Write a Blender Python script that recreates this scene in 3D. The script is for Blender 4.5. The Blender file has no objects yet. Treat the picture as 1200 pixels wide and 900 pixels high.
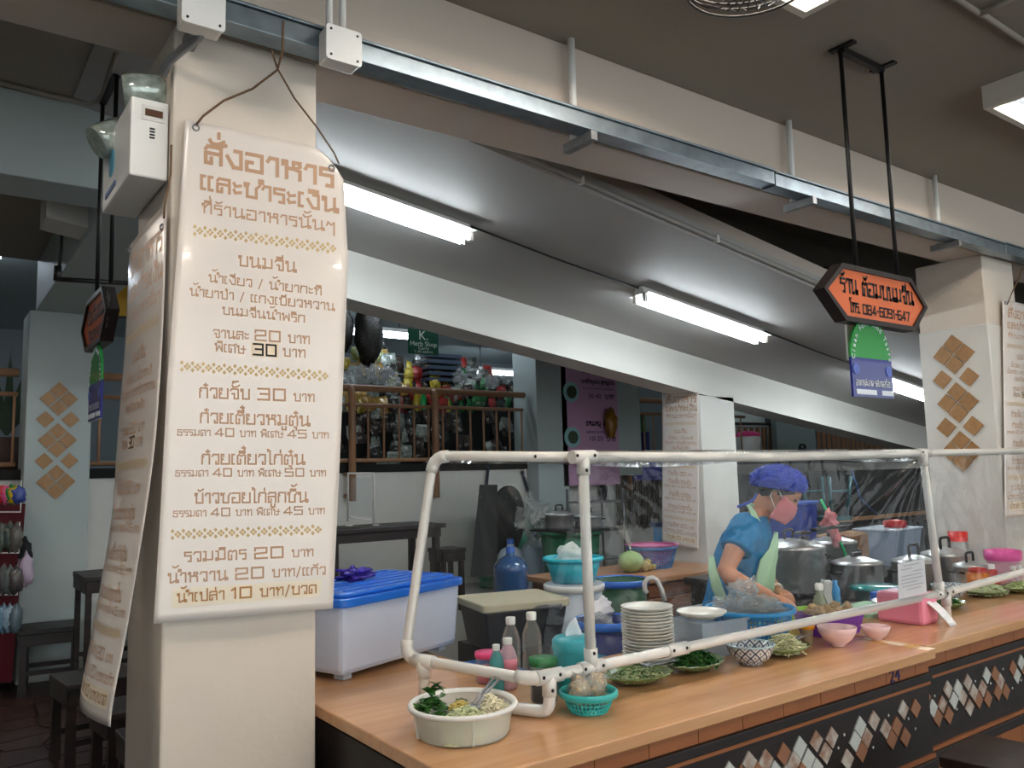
import bpy, math, random
from mathutils import Vector, Matrix, noise
random.seed(7)
PI = math.pi
C = bpy.context.scene.collection
SC = bpy.context.scene
# ---------------------------------------------------------------- camera
FPX, PITCH, ROLL, YAW, EYE = 962.24, .108110, -.0245057, .6280971, 1.56
_f = Vector((math.sin(YAW)*math.cos(PITCH), math.cos(YAW)*math.cos(PITCH), math.sin(PITCH)))
_r0 = Vector((math.cos(YAW), -math.sin(YAW), 0)); _u0 = _r0.cross(_f)
RT = _r0*math.cos(ROLL)+_u0*math.sin(ROLL); UP = -_r0*math.sin(ROLL)+_u0*math.cos(ROLL); FW = _f
CAM = Vector((0, 0, EYE))
cd = bpy.data.cameras.new('camera'); cam = bpy.data.objects.new('camera', cd); C.objects.link(cam)
cd.sensor_fit = 'HORIZONTAL'; cd.sensor_width = 36; cd.lens = 36*FPX/1200; cd.clip_end = 100; cd.clip_start = .05
cam.matrix_world = Matrix(((RT.x, UP.x, -FW.x, CAM.x), (RT.y, UP.y, -FW.y, CAM.y), (RT.z, UP.z, -FW.z, CAM.z), (0, 0, 0, 1)))
SC.camera = cam
# ---------------------------------------------------------------- world, exposure
w = bpy.data.worlds.new('world'); SC.world = w; w.use_nodes = True
bg = w.node_tree.nodes['Background']; bg.inputs[0].default_value = (.80, .86, .88, 1); bg.inputs[1].default_value = .85
SC.view_settings.view_transform = 'Standard'; SC.view_settings.look = 'None'
SC.view_settings.exposure = 1.3; SC.view_settings.gamma = 1; SC.view_settings.use_curve_mapping = False
TUBE_WARM = 26.0; TUBE_COOL = 16.0; TUBE_FAR = 16.0
FLOOR = .10; CEIL = 3.29; CT = .86      # floor, ceiling, counter top heights


def at(px, py, X=None, Y=None, Z=None, D=None):
    d = FW+RT*((px-600)/FPX)-UP*((py-450)/FPX)
    if Z is not None: t = (Z-EYE)/d.z
    elif Y is not None: t = Y/d.y
    elif X is not None: t = X/d.x
    else: t = D
    return CAM+d*t


# ---------------------------------------------------------------- materials
def lin(c):
    return tuple(((x/255)/12.92 if x/255 <= .04045 else ((x/255+.055)/1.055)**2.4) for x in c)+(1,)


MATS = {}


def mat(name, col, rough=.5, metal=0, alpha=1, var=0, vscale=6, bump=0, bscale=40, emit=0, trans=0, col2=None, coat=0, sub=0):
    if name in MATS: return MATS[name]
    m = bpy.data.materials.new(name); m.use_nodes = True; nt = m.node_tree; b = nt.nodes['Principled BSDF']
    b.inputs['Base Color'].default_value = lin(col); b.inputs['Roughness'].default_value = rough
    b.inputs['Metallic'].default_value = metal; b.inputs['Alpha'].default_value = alpha
    b.inputs['Transmission Weight'].default_value = trans; b.inputs['Coat Weight'].default_value = coat
    if sub: b.inputs['Subsurface Weight'].default_value = sub; b.inputs['Subsurface Radius'].default_value = (.02, .01, .005)
    if emit:
        b.inputs['Emission Color'].default_value = lin(col); b.inputs['Emission Strength'].default_value = emit
    if var or col2:
        tc = nt.nodes.new('ShaderNodeTexCoord'); n = nt.nodes.new('ShaderNodeTexNoise'); n.inputs['Scale'].default_value = vscale; n.inputs['Detail'].default_value = 6
        nt.links.new(tc.outputs['Object'], n.inputs['Vector'])
        r = nt.nodes.new('ShaderNodeValToRGB'); r.color_ramp.elements[0].position = .3; r.color_ramp.elements[1].position = .7
        a = lin(col2) if col2 else tuple(x*(1-var) for x in lin(col)[:3])+(1,)
        r.color_ramp.elements[0].color = a; r.color_ramp.elements[1].color = lin(col)
        nt.links.new(n.outputs['Fac'], r.inputs[0]); nt.links.new(r.outputs[0], b.inputs['Base Color'])
    if bump:
        tc = nt.nodes.new('ShaderNodeTexCoord'); n = nt.nodes.new('ShaderNodeTexNoise'); n.inputs['Scale'].default_value = bscale; n.inputs['Detail'].default_value = 4
        nt.links.new(tc.outputs['Object'], n.inputs['Vector'])
        bp = nt.nodes.new('ShaderNodeBump'); bp.inputs['Strength'].default_value = bump; bp.inputs['Distance'].default_value = .01
        nt.links.new(n.outputs['Fac'], bp.inputs['Height']); nt.links.new(bp.outputs[0], b.inputs['Normal'])
    MATS[name] = m
    return m


def wood(name, c1, c2, rough=.3, sc=3):
    m = bpy.data.materials.new(name); m.use_nodes = True; nt = m.node_tree; b = nt.nodes['Principled BSDF']
    tc = nt.nodes.new('ShaderNodeTexCoord'); mp = nt.nodes.new('ShaderNodeMapping'); mp.inputs['Scale'].default_value = (sc*.4, sc*6, sc*6)
    n = nt.nodes.new('ShaderNodeTexNoise'); n.inputs['Scale'].default_value = 2; n.inputs['Detail'].default_value = 8
    r = nt.nodes.new('ShaderNodeValToRGB'); r.color_ramp.elements[0].color = lin(c1); r.color_ramp.elements[1].color = lin(c2)
    r.color_ramp.elements[0].position = .35; r.color_ramp.elements[1].position = .65
    nt.links.new(tc.outputs['Object'], mp.inputs[0]); nt.links.new(mp.outputs[0], n.inputs['Vector'])
    nt.links.new(n.outputs['Fac'], r.inputs[0]); nt.links.new(r.outputs[0], b.inputs['Base Color'])
    n2 = nt.nodes.new('ShaderNodeTexNoise'); n2.inputs['Scale'].default_value = 4; nt.links.new(tc.outputs['Object'], n2.inputs['Vector'])
    mr = nt.nodes.new('ShaderNodeMapRange'); mr.inputs['To Min'].default_value = rough*.7; mr.inputs['To Max'].default_value = min(1, rough*1.5)
    nt.links.new(n2.outputs['Fac'], mr.inputs['Value']); nt.links.new(mr.outputs[0], b.inputs['Roughness'])
    return m


def film(name, haze, gloss, tint=(235, 240, 240), bump=.25, bsc=9, rough=.12):
    m = bpy.data.materials.new(name); m.use_nodes = True; nt = m.node_tree
    for n in list(nt.nodes): nt.nodes.remove(n)
    o = nt.nodes.new('ShaderNodeOutputMaterial'); t = nt.nodes.new('ShaderNodeBsdfTransparent'); t.inputs[0].default_value = (.96, .97, .97, 1)
    d = nt.nodes.new('ShaderNodeBsdfDiffuse'); d.inputs[0].default_value = lin(tint)
    g = nt.nodes.new('ShaderNodeBsdfGlossy'); g.inputs['Roughness'].default_value = rough
    m1 = nt.nodes.new('ShaderNodeMixShader'); m1.inputs[0].default_value = haze; nt.links.new(t.outputs[0], m1.inputs[1]); nt.links.new(d.outputs[0], m1.inputs[2])
    tc = nt.nodes.new('ShaderNodeTexCoord'); n = nt.nodes.new('ShaderNodeTexNoise'); n.inputs['Scale'].default_value = bsc; n.inputs['Detail'].default_value = 3; n.inputs['Distortion'].default_value = 1.2
    nt.links.new(tc.outputs['Object'], n.inputs['Vector'])
    bp = nt.nodes.new('ShaderNodeBump'); bp.inputs['Strength'].default_value = bump; bp.inputs['Distance'].default_value = .05
    nt.links.new(n.outputs['Fac'], bp.inputs['Height']); nt.links.new(bp.outputs[0], g.inputs['Normal'])
    lw = nt.nodes.new('ShaderNodeFresnel'); lw.inputs[0].default_value = 1.45; nt.links.new(bp.outputs[0], lw.inputs['Normal'])
    mu = nt.nodes.new('ShaderNodeMath'); mu.operation = 'MULTIPLY'; mu.inputs[1].default_value = gloss; mu.use_clamp = True; nt.links.new(lw.outputs[0], mu.inputs[0])
    m2 = nt.nodes.new('ShaderNodeMixShader'); nt.links.new(mu.outputs[0], m2.inputs[0]); nt.links.new(m1.outputs[0], m2.inputs[1]); nt.links.new(g.outputs[0], m2.inputs[2])
    nt.links.new(m2.outputs[0], o.inputs[0]); MATS[name] = m
    return m


WALL = mat('painted_wall', (214, 212, 205), .55, var=.06, vscale=2.5, bump=.08, bscale=60)
WALLC = mat('cream_paint', (219, 208, 194), .5, var=.07, vscale=3, bump=.08, bscale=50)
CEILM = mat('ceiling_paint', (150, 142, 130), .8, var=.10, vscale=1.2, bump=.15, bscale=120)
BEAMM = mat('beam_paint', (205, 192, 178), .6, var=.08, vscale=1.5, bump=.08, bscale=80)
SOFF = mat('soffit_paint', (168, 166, 162), .6, var=.08, vscale=1.3, bump=.06, bscale=80)
GREYW = mat('grey_green_paint', (176, 188, 186), .6, var=.06, vscale=2)
PVC = mat('white_pvc', (226, 224, 218), .3, var=.05, vscale=20, coat=.3)
WHITE = mat('white_plastic', (232, 232, 228), .35)
GALV = mat('galvanised_steel', (150, 164, 172), .35, .75, var=.3, vscale=14)
BLACKM = mat('black_iron', (22, 18, 17), .45, .2)
DARKW = wood('dark_stained_wood', (16, 10, 9), (38, 25, 22), .4)
COUNTER = wood('counter_laminate', (200, 150, 106), (212, 164, 120), .11, 2)
BANDM = wood('dark_band_wood', (22, 14, 11), (34, 22, 17), .5, 4)
STRIPT = mat('brown_tile', (160, 98, 58), .35, var=.15, vscale=8)
TERRA = mat('terracotta_tile', (172, 128, 80), .45, var=.22, vscale=30, bump=.2, bscale=90)
RAILM = mat('tan_rail_paint', (166, 124, 92), .4, var=.06, vscale=10)
STEEL = mat('pot_aluminium', (196, 198, 200), .3, .7, var=.15, vscale=10)
STEELD = mat('pot_aluminium_dull', (150, 152, 154), .38, .65, var=.25, vscale=12)
PAPER = mat('poster_vinyl', (232, 224, 216), .22, var=.02, vscale=4, coat=.4)
TAN = mat('tan_print', (190, 150, 118), .45)
TAN2 = mat('light_gold_print', (206, 178, 126), .45)
TAN3 = mat('dark_gold_print', (176, 122, 60), .45)
BLK = mat('black_print', (22, 18, 18), .5)
ORNG = mat('orange_sign_face', (226, 118, 74), .25, coat=.5)
TUBW = mat('tube_warm_white', (255, 243, 230), .4, emit=TUBE_WARM)
TUBC = mat('tube_cool_white', (240, 250, 255), .4, emit=TUBE_COOL)
TUBF = mat('tube_far', (225, 240, 255), .4, emit=TUBE_FAR)
BLUE = mat('blue_plastic', (12, 104, 212), .28, coat=.3)
TEAL = mat('teal_plastic', (40, 178, 190), .35)
NAVY = mat('navy_plastic', (16, 34, 104), .35)
DGREEN = mat('green_plastic', (8, 92, 62), .4)
PINK = mat('pink_plastic', (244, 146, 170), .35)
CLEAR = mat('frosted_plastic', (214, 226, 240), .3, alpha=.72)
GLASSY = film('clear_plastic', .10, .45, bump=.15, bsc=14)
FILM = film('sheet_film', .012, .6, bump=.3, bsc=6, rough=.05)
BAGF = film('crinkled_bag_film', .18, .5, bump=1, bsc=45, rough=.08)
LEAF = mat('leaf_green', (52, 110, 38), .4, var=.35, vscale=60)
DISHG = mat('green_glaze', (120, 142, 86), .25, var=.2, vscale=25, coat=.4)
SKIN = mat('skin', (196, 138, 108), .5, var=.05, vscale=25, sub=.05)
SHIRT = mat('blue_shirt', (6, 124, 182), .8, var=.12, vscale=14, bump=.9, bscale=13)
APRON = mat('pale_green_cloth', (182, 222, 186), .85, bump=.4, bscale=20)
RUSTC = mat('cardboard', (150, 112, 78), .8, var=.08)
DARKC = mat('dark_cloth', (34, 36, 38), .9, var=.3, vscale=9)
VOID = mat('dark_board_and_void', (30, 30, 30), .9)


# ---------------------------------------------------------------- mesh builder
class MB:
    def __init__(s): s.v = []; s.f = []; s.sm = []

    def add(s, vs, fs, smooth=False):
        o = len(s.v); s.v += [tuple(p) for p in vs]; s.f += [tuple(i+o for i in q) for q in fs]; s.sm += [smooth]*len(fs); return s

    def hexa(s, p):    # 8 points: bottom 4 ccw, top 4 ccw
        return s.add(p, [(3, 2, 1, 0), (4, 5, 6, 7), (0, 1, 5, 4), (1, 2, 6, 5), (2, 3, 7, 6), (3, 0, 4, 7)])

    def box(s, x0, x1, y0, y1, z0, z1):
        return s.hexa([(x0, y0, z0), (x1, y0, z0), (x1, y1, z0), (x0, y1, z0), (x0, y0, z1), (x1, y0, z1), (x1, y1, z1), (x0, y1, z1)])

    def taper(s, cx, cy, z0, z1, a0, b0, a1, b1):   # box with different half sizes at bottom and top
        return s.hexa([(cx-a0, cy-b0, z0), (cx+a0, cy-b0, z0), (cx+a0, cy+b0, z0), (cx-a0, cy+b0, z0), (cx-a1, cy-b1, z1), (cx+a1, cy-b1, z1), (cx+a1, cy+b1, z1), (cx-a1, cy+b1, z1)])

    def tube(s, pts, r, n=10, cap=True, flat=1):
        pts = [Vector(p) for p in pts]; m = len(pts); rs = r if isinstance(r, (list, tuple)) else [r]*m
        t0 = (pts[1]-pts[0]).normalized(); ref = Vector((0, 0, 1)) if abs(t0.z) < .9 else Vector((1, 0, 0))
        nrm = t0.cross(ref).normalized(); vs = []
        for i in range(m):
            t = ((pts[min(i+1, m-1)]-pts[i]).normalized()+(pts[i]-pts[max(i-1, 0)]).normalized())
            t = t.normalized() if t.length > 1e-6 else t0
            nrm = (nrm-t*nrm.dot(t)).normalized(); b = t.cross(nrm)
            for k in range(n):
                a = 2*PI*k/n; vs.append(pts[i]+(nrm*math.cos(a)+b*math.sin(a)*flat)*rs[i])
        fs = [(i*n+k, i*n+(k+1) % n, (i+1)*n+(k+1) % n, (i+1)*n+k) for i in range(m-1) for k in range(n)]
        s.add(vs, fs, n > 5)
        if cap:
            o = len(s.v)-len(vs); s.f += [tuple(o+k for k in range(n))[::-1], tuple(o+(m-1)*n+k for k in range(n))]; s.sm += [False, False]
        return s

    def lathe(s, prof, c=(0, 0, 0), n=28, sx=1, sy=1, wob=None):
        vs = []; m = len(prof)
        for r, z in prof:
            for k in range(n):
                a = 2*PI*k/n; q = wob(a, r) if wob else 1
                vs.append((c[0]+r*q*sx*math.cos(a), c[1]+r*q*sy*math.sin(a), c[2]+z))
        return s.add(vs, [(i*n+k, i*n+(k+1) % n, (i+1)*n+(k+1) % n, (i+1)*n+k) for i in range(m-1) for k in range(n)], True)

    def grid(s, fn, nu, nv, smooth=True):
        vs = [fn(i/nu, j/nv) for j in range(nv+1) for i in range(nu+1)]
        return s.add(vs, [(j*(nu+1)+i, j*(nu+1)+i+1, (j+1)*(nu+1)+i+1, (j+1)*(nu+1)+i) for j in range(nv) for i in range(nu)], smooth)

    def prism(s, poly, fn, d0, d1):      # fn(a,b,d) -> 3d
        n = len(poly)
        return s.add([fn(a, b, d0) for a, b in poly]+[fn(a, b, d1) for a, b in poly],
                     [tuple(range(n))[::-1], tuple(range(n, 2*n))]+[(i, (i+1) % n, n+(i+1) % n, n+i) for i in range(n)])

    def ball(s, c, rx, ry=None, rz=None, n=12, m=8, amp=0, fr=8, seed=0, M=None):
        ry = ry or rx; rz = rz or rx; vs = []
        for j in range(m+1):
            th = PI*j/m
            for k in range(n):
                a = 2*PI*k/n; d = Vector((math.sin(th)*math.cos(a), math.sin(th)*math.sin(a), math.cos(th)))
                q = 1+(amp*noise.noise(d*fr*.3+Vector((seed*3.1, seed, 0))) if amp else 0)
                p = Vector((d.x*rx*q, d.y*ry*q, d.z*rz*q))
                if M: p = M @ p
                vs.append(Vector(c)+p)
        return s.add(vs, [(j*n+k, (j+1)*n+k, (j+1)*n+(k+1) % n, j*n+(k+1) % n) for j in range(m) for k in range(n)], True)

    def build(s, name, m, parent=None, bev=0, solid=0):
        me = bpy.data.meshes.new(name); me.from_pydata(s.v, [], s.f); me.materials.append(m)
        me.polygons.foreach_set('use_smooth', s.sm); me.update()
        o = bpy.data.objects.new(name, me); C.objects.link(o)
        if parent: o.parent = parent
        if solid:
            k = o.modifiers.new('solid', 'SOLIDIFY'); k.thickness = solid; k.offset = 0
        if bev:
            k = o.modifiers.new('bevel', 'BEVEL'); k.width = bev; k.segments = 2; k.limit_method = 'ANGLE'
        return o


def tag(o, label, cat, group=None, kind=None):
    if label: o['label'] = label
    if cat: o['category'] = cat
    if group: o['group'] = group
    if kind: o['kind'] = kind
    return o


def thing(name, label, cat, loc=(0, 0, 0), rz=0, group=None):
    o = bpy.data.objects.new(name, None); C.objects.link(o); o.location = loc; o.rotation_euler = (0, 0, rz); o.empty_display_size = .05
    return tag(o, label, cat, group)


def struct(name, mb, m, bev=0):
    o = mb.build(name, m, None, bev); o['kind'] = 'structure'; return o


def dup(o, parent=None, **kw):
    c = o.copy(); C.objects.link(c); c.parent = parent
    for k, v in kw.items(): c[k] = v
    for ch in [x for x in C.objects if x.parent == o]: dup(ch, c)
    return c


def rounded(poly, r=.02, n=3):
    out = []; m = len(poly)
    for i in range(m):
        p = Vector(poly[i]); a = (Vector(poly[i-1])-p).normalized(); b = (Vector(poly[(i+1) % m])-p).normalized()
        for k in range(n+1):
            t = k/n; q = p+a*r*(1-t)**2+b*r*t**2; out.append((q.x, q.y))
    return out


# ================================================================= SETTING
struct('floor', MB().box(-5, 16, -4, 16, -.1, FLOOR), mat('dark_floor', (46, 34, 32), .45, var=.4, vscale=4))
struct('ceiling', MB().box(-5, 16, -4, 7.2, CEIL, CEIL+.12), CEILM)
struct('trim_1', MB().box(-5, 16, 2.42, 2.675, 2.90, CEIL), BEAMM, .006)              # main beam over the pillars
struct('trim_2', MB().box(-5, .70, 4.05, 4.35, 2.90, CEIL), GREYW, .006)
struct('trim_3', MB().box(.70, 1.12, 4.05, 7.2, 2.90, CEIL-.002), GREYW, .006)
struct('wall_back', MB().box(-5, 16, 7.42, 7.55, FLOOR, 1.60), WALL)
struct('trim_4', MB().box(-5, 16, 7.40, 7.44, 1.60, 1.68), mat('slot_shadow', (20, 20, 20), .9))   # black strip, the shadow gap under the railing put in as colour
uf = MB().box(-5, 16, 7.55, 15, 1.52, 1.62); struct('trim_5', uf, mat('upper_floor', (84, 82, 80), .6))
struct('wall_far', MB().box(-5, 20, 14.6, 14.8, 1.6, 4.2), mat('far_wall', (120, 128, 130), .8))
struct('trim_6', MB().box(-5, 20, 7.2, 15, 3.95, 4.05), GREYW)
struct('trim_7', MB().box(1.3, 16, 5.5, 7.42, FLOOR-.02, .42), mat('platform_cement', (150, 150, 146), .7))   # raised step at the back
# sloping slab under the stairs: z = 3.358 - .149 X
sl = lambda x: 3.358-.149*x
XA, XB = .5, 12.0
struct('trim_8', MB().hexa([(XA, 3.0, sl(XA)), (XB, 3.0, sl(XB)), (XB, 5.1, sl(XB)), (XA, 5.1, sl(XA)), (XA, 3.0, sl(XA)+.09), (XB, 3.0, sl(XB)+.09), (XB, 5.1, sl(XB)+.09), (XA, 5.1, sl(XA)+.09)]), SOFF)
struct('trim_9', MB().hexa([(XA, 3.12, sl(XA)+.088), (XB, 3.12, sl(XB)+.088), (XB, 3.24, sl(XB)+.088), (XA, 3.24, sl(XA)+.088), (XA, 3.12, sl(XA)+.24), (XB, 3.12, sl(XB)+.24), (XB, 3.24, sl(XB)+.24), (XA, 3.24, sl(XA)+.24)]), BEAMM)
b0 = lambda x: sl(x)-.32 if x < 5.9 else sl(x)-.32+.012*(x-5.9)
struct('trim_10', MB().hexa([(XA, 4.83, b0(XA)), (5.56, 4.83, b0(5.56)), (5.56, 5.10, b0(5.56)), (XA, 5.10, b0(XA)), (XA, 4.83, sl(XA)+.001), (5.56, 4.83, sl(5.56)+.001), (5.56, 5.10, sl(5.56)+.001), (XA, 5.10, sl(XA)+.001)]), WALL)
struct('trim_11', MB().hexa([(5.56, 4.83, b0(5.56)), (XB, 4.83, b0(XB)), (XB, 5.10, b0(XB)), (5.56, 5.10, b0(5.56)), (5.56, 4.83, sl(5.56)+.001), (XB, 4.83, sl(XB)+.001), (XB, 5.10, sl(XB)+.001), (5.56, 5.10, sl(5.56)+.001)]), WALL)
struct('wall_right', MB().box(15.6, 15.8, -4, 15, FLOOR, 4.1), mat('far_dark_wall', (70, 74, 74), .8))
struct('wall_left', MB().box(-5, -4.8, -4, 15, FLOOR, 4.1), mat('far_dark_wall', (70, 74, 74), .8))
struct('wall_stairwell', MB().box(3.0, 14, 4.9, 5.0, 2.95, 3.28), VOID)  # near-black panel, its colour standing for the dark open stairwell


def pillar(name, x0, x1, y0, y1, z1, m, label, z0=FLOOR):
    o = thing(name, None, None); o['kind'] = 'structure'
    MB().box(x0, x1, y0, y1, z0, z1).build('shaft', m, o, .008)
    return o


DIAM = [(0, .53), (-.06, .47), (.06, .47), (0, .41), (-.075, .31), (.075, .31), (0, .22), (-.06, .16), (.06, .16), (0, .10), (-.075, 0), (.075, 0), (0, -.09), (-.06, -.15), (.06, -.15), (0, -.21)]


def tiles(par, fn, sc=1.0, s=.057):
    # measured lattice of diamond tiles: groups of four with pairs between
    g = .124*sc
    rows = []
    for gi in range(3):
        zc = -gi*2.3*g
        rows += [(0, zc+.5*g), (-.5*g, zc), (.5*g, zc), (0, zc-.5*g)]
        if gi < 2: rows += [(-.62*g, zc-1.15*g), (.62*g, zc-1.15*g)]
    for i, (a, b) in enumerate(rows):
        k = s*sc*random.uniform(.97, 1.02); r = random.uniform(-.03, .03)
        poly = [(a+k*math.sin(r), b+k*math.cos(r)), (a+k*math.cos(r), b-k*math.sin(r)), (a-k*math.sin(r), b-k*math.cos(r)), (a-k*math.cos(r), b+k*math.sin(r))]
        MB().prism(poly, fn, 0, .009).build('tile', TERRA, par)


front = pillar('trim_12', .562, 1.003, 2.42, 2.86, 2.901, WALLC, 'pillar')
right = pillar('trim_13', 5.545, 5.985, 2.42, 2.86, 2.901, WALLC, 'pillar')
MB().box(5.537, 5.993, 2.412, 2.868, FLOOR, 2.445).build('casing', WALL, right, .01)
tiles(right, lambda a, b, d: (5.537-d, 2.64-a, 2.27+b), 1.12)
mid = pillar('trim_14', 5.53, 5.99, 4.83, 5.27, 2.20, WALL, 'pillar')
stallp = pillar('trim_15', 5.56, 6.0, 7.2, 7.64, 3.95, GREYW, 'pillar')
farp = pillar('trim_16', .66, 1.11, 7.2, 7.64, 2.9, GREYW, 'pillar')
tiles(farp, lambda a, b, d: (.878+a, 7.2-d, 2.218+b), 1.12)
MB().box(6.6, 7.2, 7.25, 7.7, 1.5, 3.9).build('shaft', GREYW, stallp)

# paving stones on the visible part of the floor at the left
stone = mat('paving_stone', (58, 36, 32), .5, var=.45, vscale=9)
fl = bpy.data.objects['floor']
GX = [[(-.6+.26*i+random.uniform(-.07, .07), 3.6+.26*j+random.uniform(-.07, .07)) for i in range(9)] for j in range(13)]
for j in range(12):
    for i in range(8):
        q = [GX[j][i], GX[j][i+1], GX[j+1][i+1], GX[j+1][i]]; cx = sum(p[0] for p in q)/4; cy = sum(p[1] for p in q)/4
        q = [(cx+(p[0]-cx)*.93, cy+(p[1]-cy)*.93) for p in q]
        MB().prism(q, lambda a, b, d: (a, b, d), FLOOR, FLOOR+.008).build('paving_stone', stone, fl)

# ================================================================= TEXT STROKES (square display lettering drawn as ribbons)
G = {
 'ก': (.75, [[(0, 0), (0, .6), (.12, .72), (0, .84), (.1, 1), (.7, 1), (.7, 0)]]),
 'ข': (.8, [[(0, .8), (0, 1), (.2, 1), (.13, .7), (.13, 0), (.75, 0), (.75, 1)]]),
 'ช': (.85, [[(0, .8), (0, 1), (.2, 1), (.13, .7), (.13, 0), (.68, 0), (.68, .7), (.9, 1)]]),
 'ซ': (.9, [[(0, .8), (0, 1), (.14, .85), (.28, 1), (.2, .7), (.2, 0), (.72, 0), (.72, .7), (.92, 1)]]),
 'จ': (.75, [[(0, .85), (.1, 1), (.7, 1), (.7, 0), (.35, 0), (.35, .5), (.15, .5)]]),
 'ด': (.78, [[(.28, .5), (.28, 0), (0, 0), (0, .85), (.12, 1), (.72, 1), (.72, 0)]]),
 'ต': (.78, [[(.28, .5), (.28, 0), (0, 0), (0, .85), (.14, 1), (.36, .84), (.58, 1), (.72, .9), (.72, 0)]]),
 'ท': (.8, [[(0, .8), (0, 1), (.16, 1), (.16, 0)], [(.16, .5), (.45, 1), (.72, 1), (.72, 0)]]),
 'ธ': (.75, [[(.7, 1), (.05, 1), (.05, .6), (.65, .6), (.65, 0), (0, 0), (0, .3)]]),
 'น': (.9, [[(0, .8), (0, 1), (.17, 1), (.17, 0), (.3, 0), (.7, .22)], [(.7, 1), (.7, 0), (.9, 0), (.9, .22), (.7, .22)]]),
 'บ': (.8, [[(0, .8), (0, 1), (.17, 1), (.17, 0), (.75, 0), (.75, 1)]]),
 'ป': (.8, [[(0, .8), (0, 1), (.17, 1), (.17, 0), (.75, 0), (.75, 1.4)]]),
 'พ': (.9, [[(0, .8), (0, 1), (.15, 1), (.15, 0), (.48, .75), (.82, 0), (.82, 1)]]),
 'ม': (.9, [[(0, 1), (.2, 1), (.2, 0), (0, 0), (0, .22), (.2, .22)], [(.2, .1), (.8, .1), (.8, 1)]]),
 'ย': (.8, [[(.2, .8), (.2, 1), (0, 1), (0, .62), (.15, .5), (0, .4), (0, 0), (.75, 0), (.75, 1)]]),
 'ร': (.6, [[(.58, 1), (0, 1), (0, .62), (.55, .62), (.55, 0), (.3, 0)]]),
 'ล': (.78, [[(0, .85), (.1, 1), (.72, 1), (.72, 0)], [(.72, .6), (0, .6), (0, 0), (.26, 0), (.26, .3)]]),
 'ว': (.65, [[(0, .8), (.1, 1), (.6, 1), (.6, 0), (.36, 0), (.36, .25)]]),
 'ศ': (.78, [[(.28, .5), (.28, 0), (0, 0), (0, 1), (.72, 1), (.72, 0)], [(.55, 1), (.9, 1.2)]]),
 'ษ': (.85, [[(0, .8), (0, 1), (.17, 1), (.17, 0), (.75, 0), (.75, 1)], [(.45, .6), (.95, .6)]]),
 'ส': (.8, [[(0, .85), (.1, 1), (.72, 1), (.72, 0)], [(.72, .6), (0, .6), (0, 0), (.26, 0), (.26, .3)], [(.55, 1), (.95, 1.22)]]),
 'ห': (.85, [[(0, .8), (0, 1), (.17, 1), (.17, 0)], [(.17, .6), (.5, .6), (.5, 1), (.8, 1), (.8, .8), (.6, .6), (.8, .5), (.8, 0)]]),
 'อ': (.78, [[(0, 1), (.72, 1), (.72, 0), (0, 0), (0, .5), (.26, .5)]]),
 'ง': (.7, [[(.36, 1), (.65, 1), (.65, 0), (.3, 0), (0, .62)]]),
 'โ': (.4, [[(.4, 1.5), (0, 1.5), (0, 1.3), (.2, 1.2), (.2, 0), (.4, 0)]]),
 'ไ': (.4, [[(0, 1.35), (0, 1.55), (.2, 1.4), (.2, 0), (.4, 0)]]),
 'เ': (.3, [[(.2, 1), (0, 1), (0, 0), (.2, 0)]]),
 'แ': (.75, [[(.2, 1), (0, 1), (0, 0), (.2, 0)], [(.65, 1), (.45, 1), (.45, 0), (.65, 0)]]),
 'า': (.5, [[(0, .78), (.1, 1), (.45, 1), (.45, 0)]]),
 'ำ': (.5, [[(0, .78), (.1, 1), (.45, 1), (.45, 0)], [(-.2, 1.2), (0, 1.2), (0, 1.4), (-.2, 1.4), (-.2, 1.2)]]),
 'ะ': (.45, [[(0, .85), (.08, .62), (.4, .72)], [(0, .33), (.08, .1), (.4, .2)]]),
 'ๆ': (.7, [[(0, .6), (.1, 1), (.35, .7), (.6, 1), (.6, -.4)]]),
 '/': (.5, [[(0, -.2), (.4, 1.2)]]), '.': (.2, [[(0, 0), (.06, 0)]]), '-': (.5, [[(0, .5), (.4, .5)]]), ' ': (.35, []),
 '0': (1.05, [[(0, 0), (0, 1), (.9, 1), (.9, 0), (0, 0)]]), '1': (.5, [[(0, .8), (.3, 1), (.3, 0)]]),
 '2': (1.05, [[(0, .75), (0, 1), (.9, 1), (.9, .52), (0, .45), (0, 0), (.95, 0)]]), '3': (1.05, [[(0, 1), (.9, 1), (.9, 0), (0, 0)], [(.2, .52), (.9, .52)]]),
 '4': (1.05, [[(.7, 0), (.7, 1), (0, .25), (.95, .25)]]), '5': (1.05, [[(.9, 1), (0, 1), (0, .55), (.9, .55), (.9, 0), (0, 0)]]),
 '6': (1.05, [[(.9, 1), (0, 1), (0, 0), (.9, 0), (.9, .55), (0, .55)]]), '7': (1.0, [[(0, 1), (.9, 1), (.35, 0)]]),
 '8': (1.05, [[(0, 0), (0, 1), (.9, 1), (.9, 0), (0, 0)], [(0, .52), (.9, .52)]]), '9': (1.05, [[(0, 0), (.9, 0), (.9, 1), (0, 1), (0, .5), (.9, .5)]]),
}
UPM = {'ิ': [[(-.6, 1.18), (-.6, 1.34), (-.1, 1.34), (-.1, 1.18), (-.6, 1.18)]], 'ี': [[(-.6, 1.18), (-.6, 1.34), (-.1, 1.34), (-.1, 1.18), (-.6, 1.18)], [(-.1, 1.2), (-.1, 1.55)]],
       'ั': [[(-.6, 1.4), (-.5, 1.2), (-.2, 1.22), (.05, 1.42)]]}
TON = {'่': [[(-.18, 0), (-.18, .26)]], '้': [[(-.5, .16), (-.4, .04), (-.2, .08), (0, .24)]], '๊': [[(-.55, 0), (-.5, .2), (-.35, .1), (-.25, .2), (-.05, .2)]], '๋': [[(-.36, .1), (-.04, .1)], [(-.2, -.05), (-.2, .25)]]}
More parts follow.
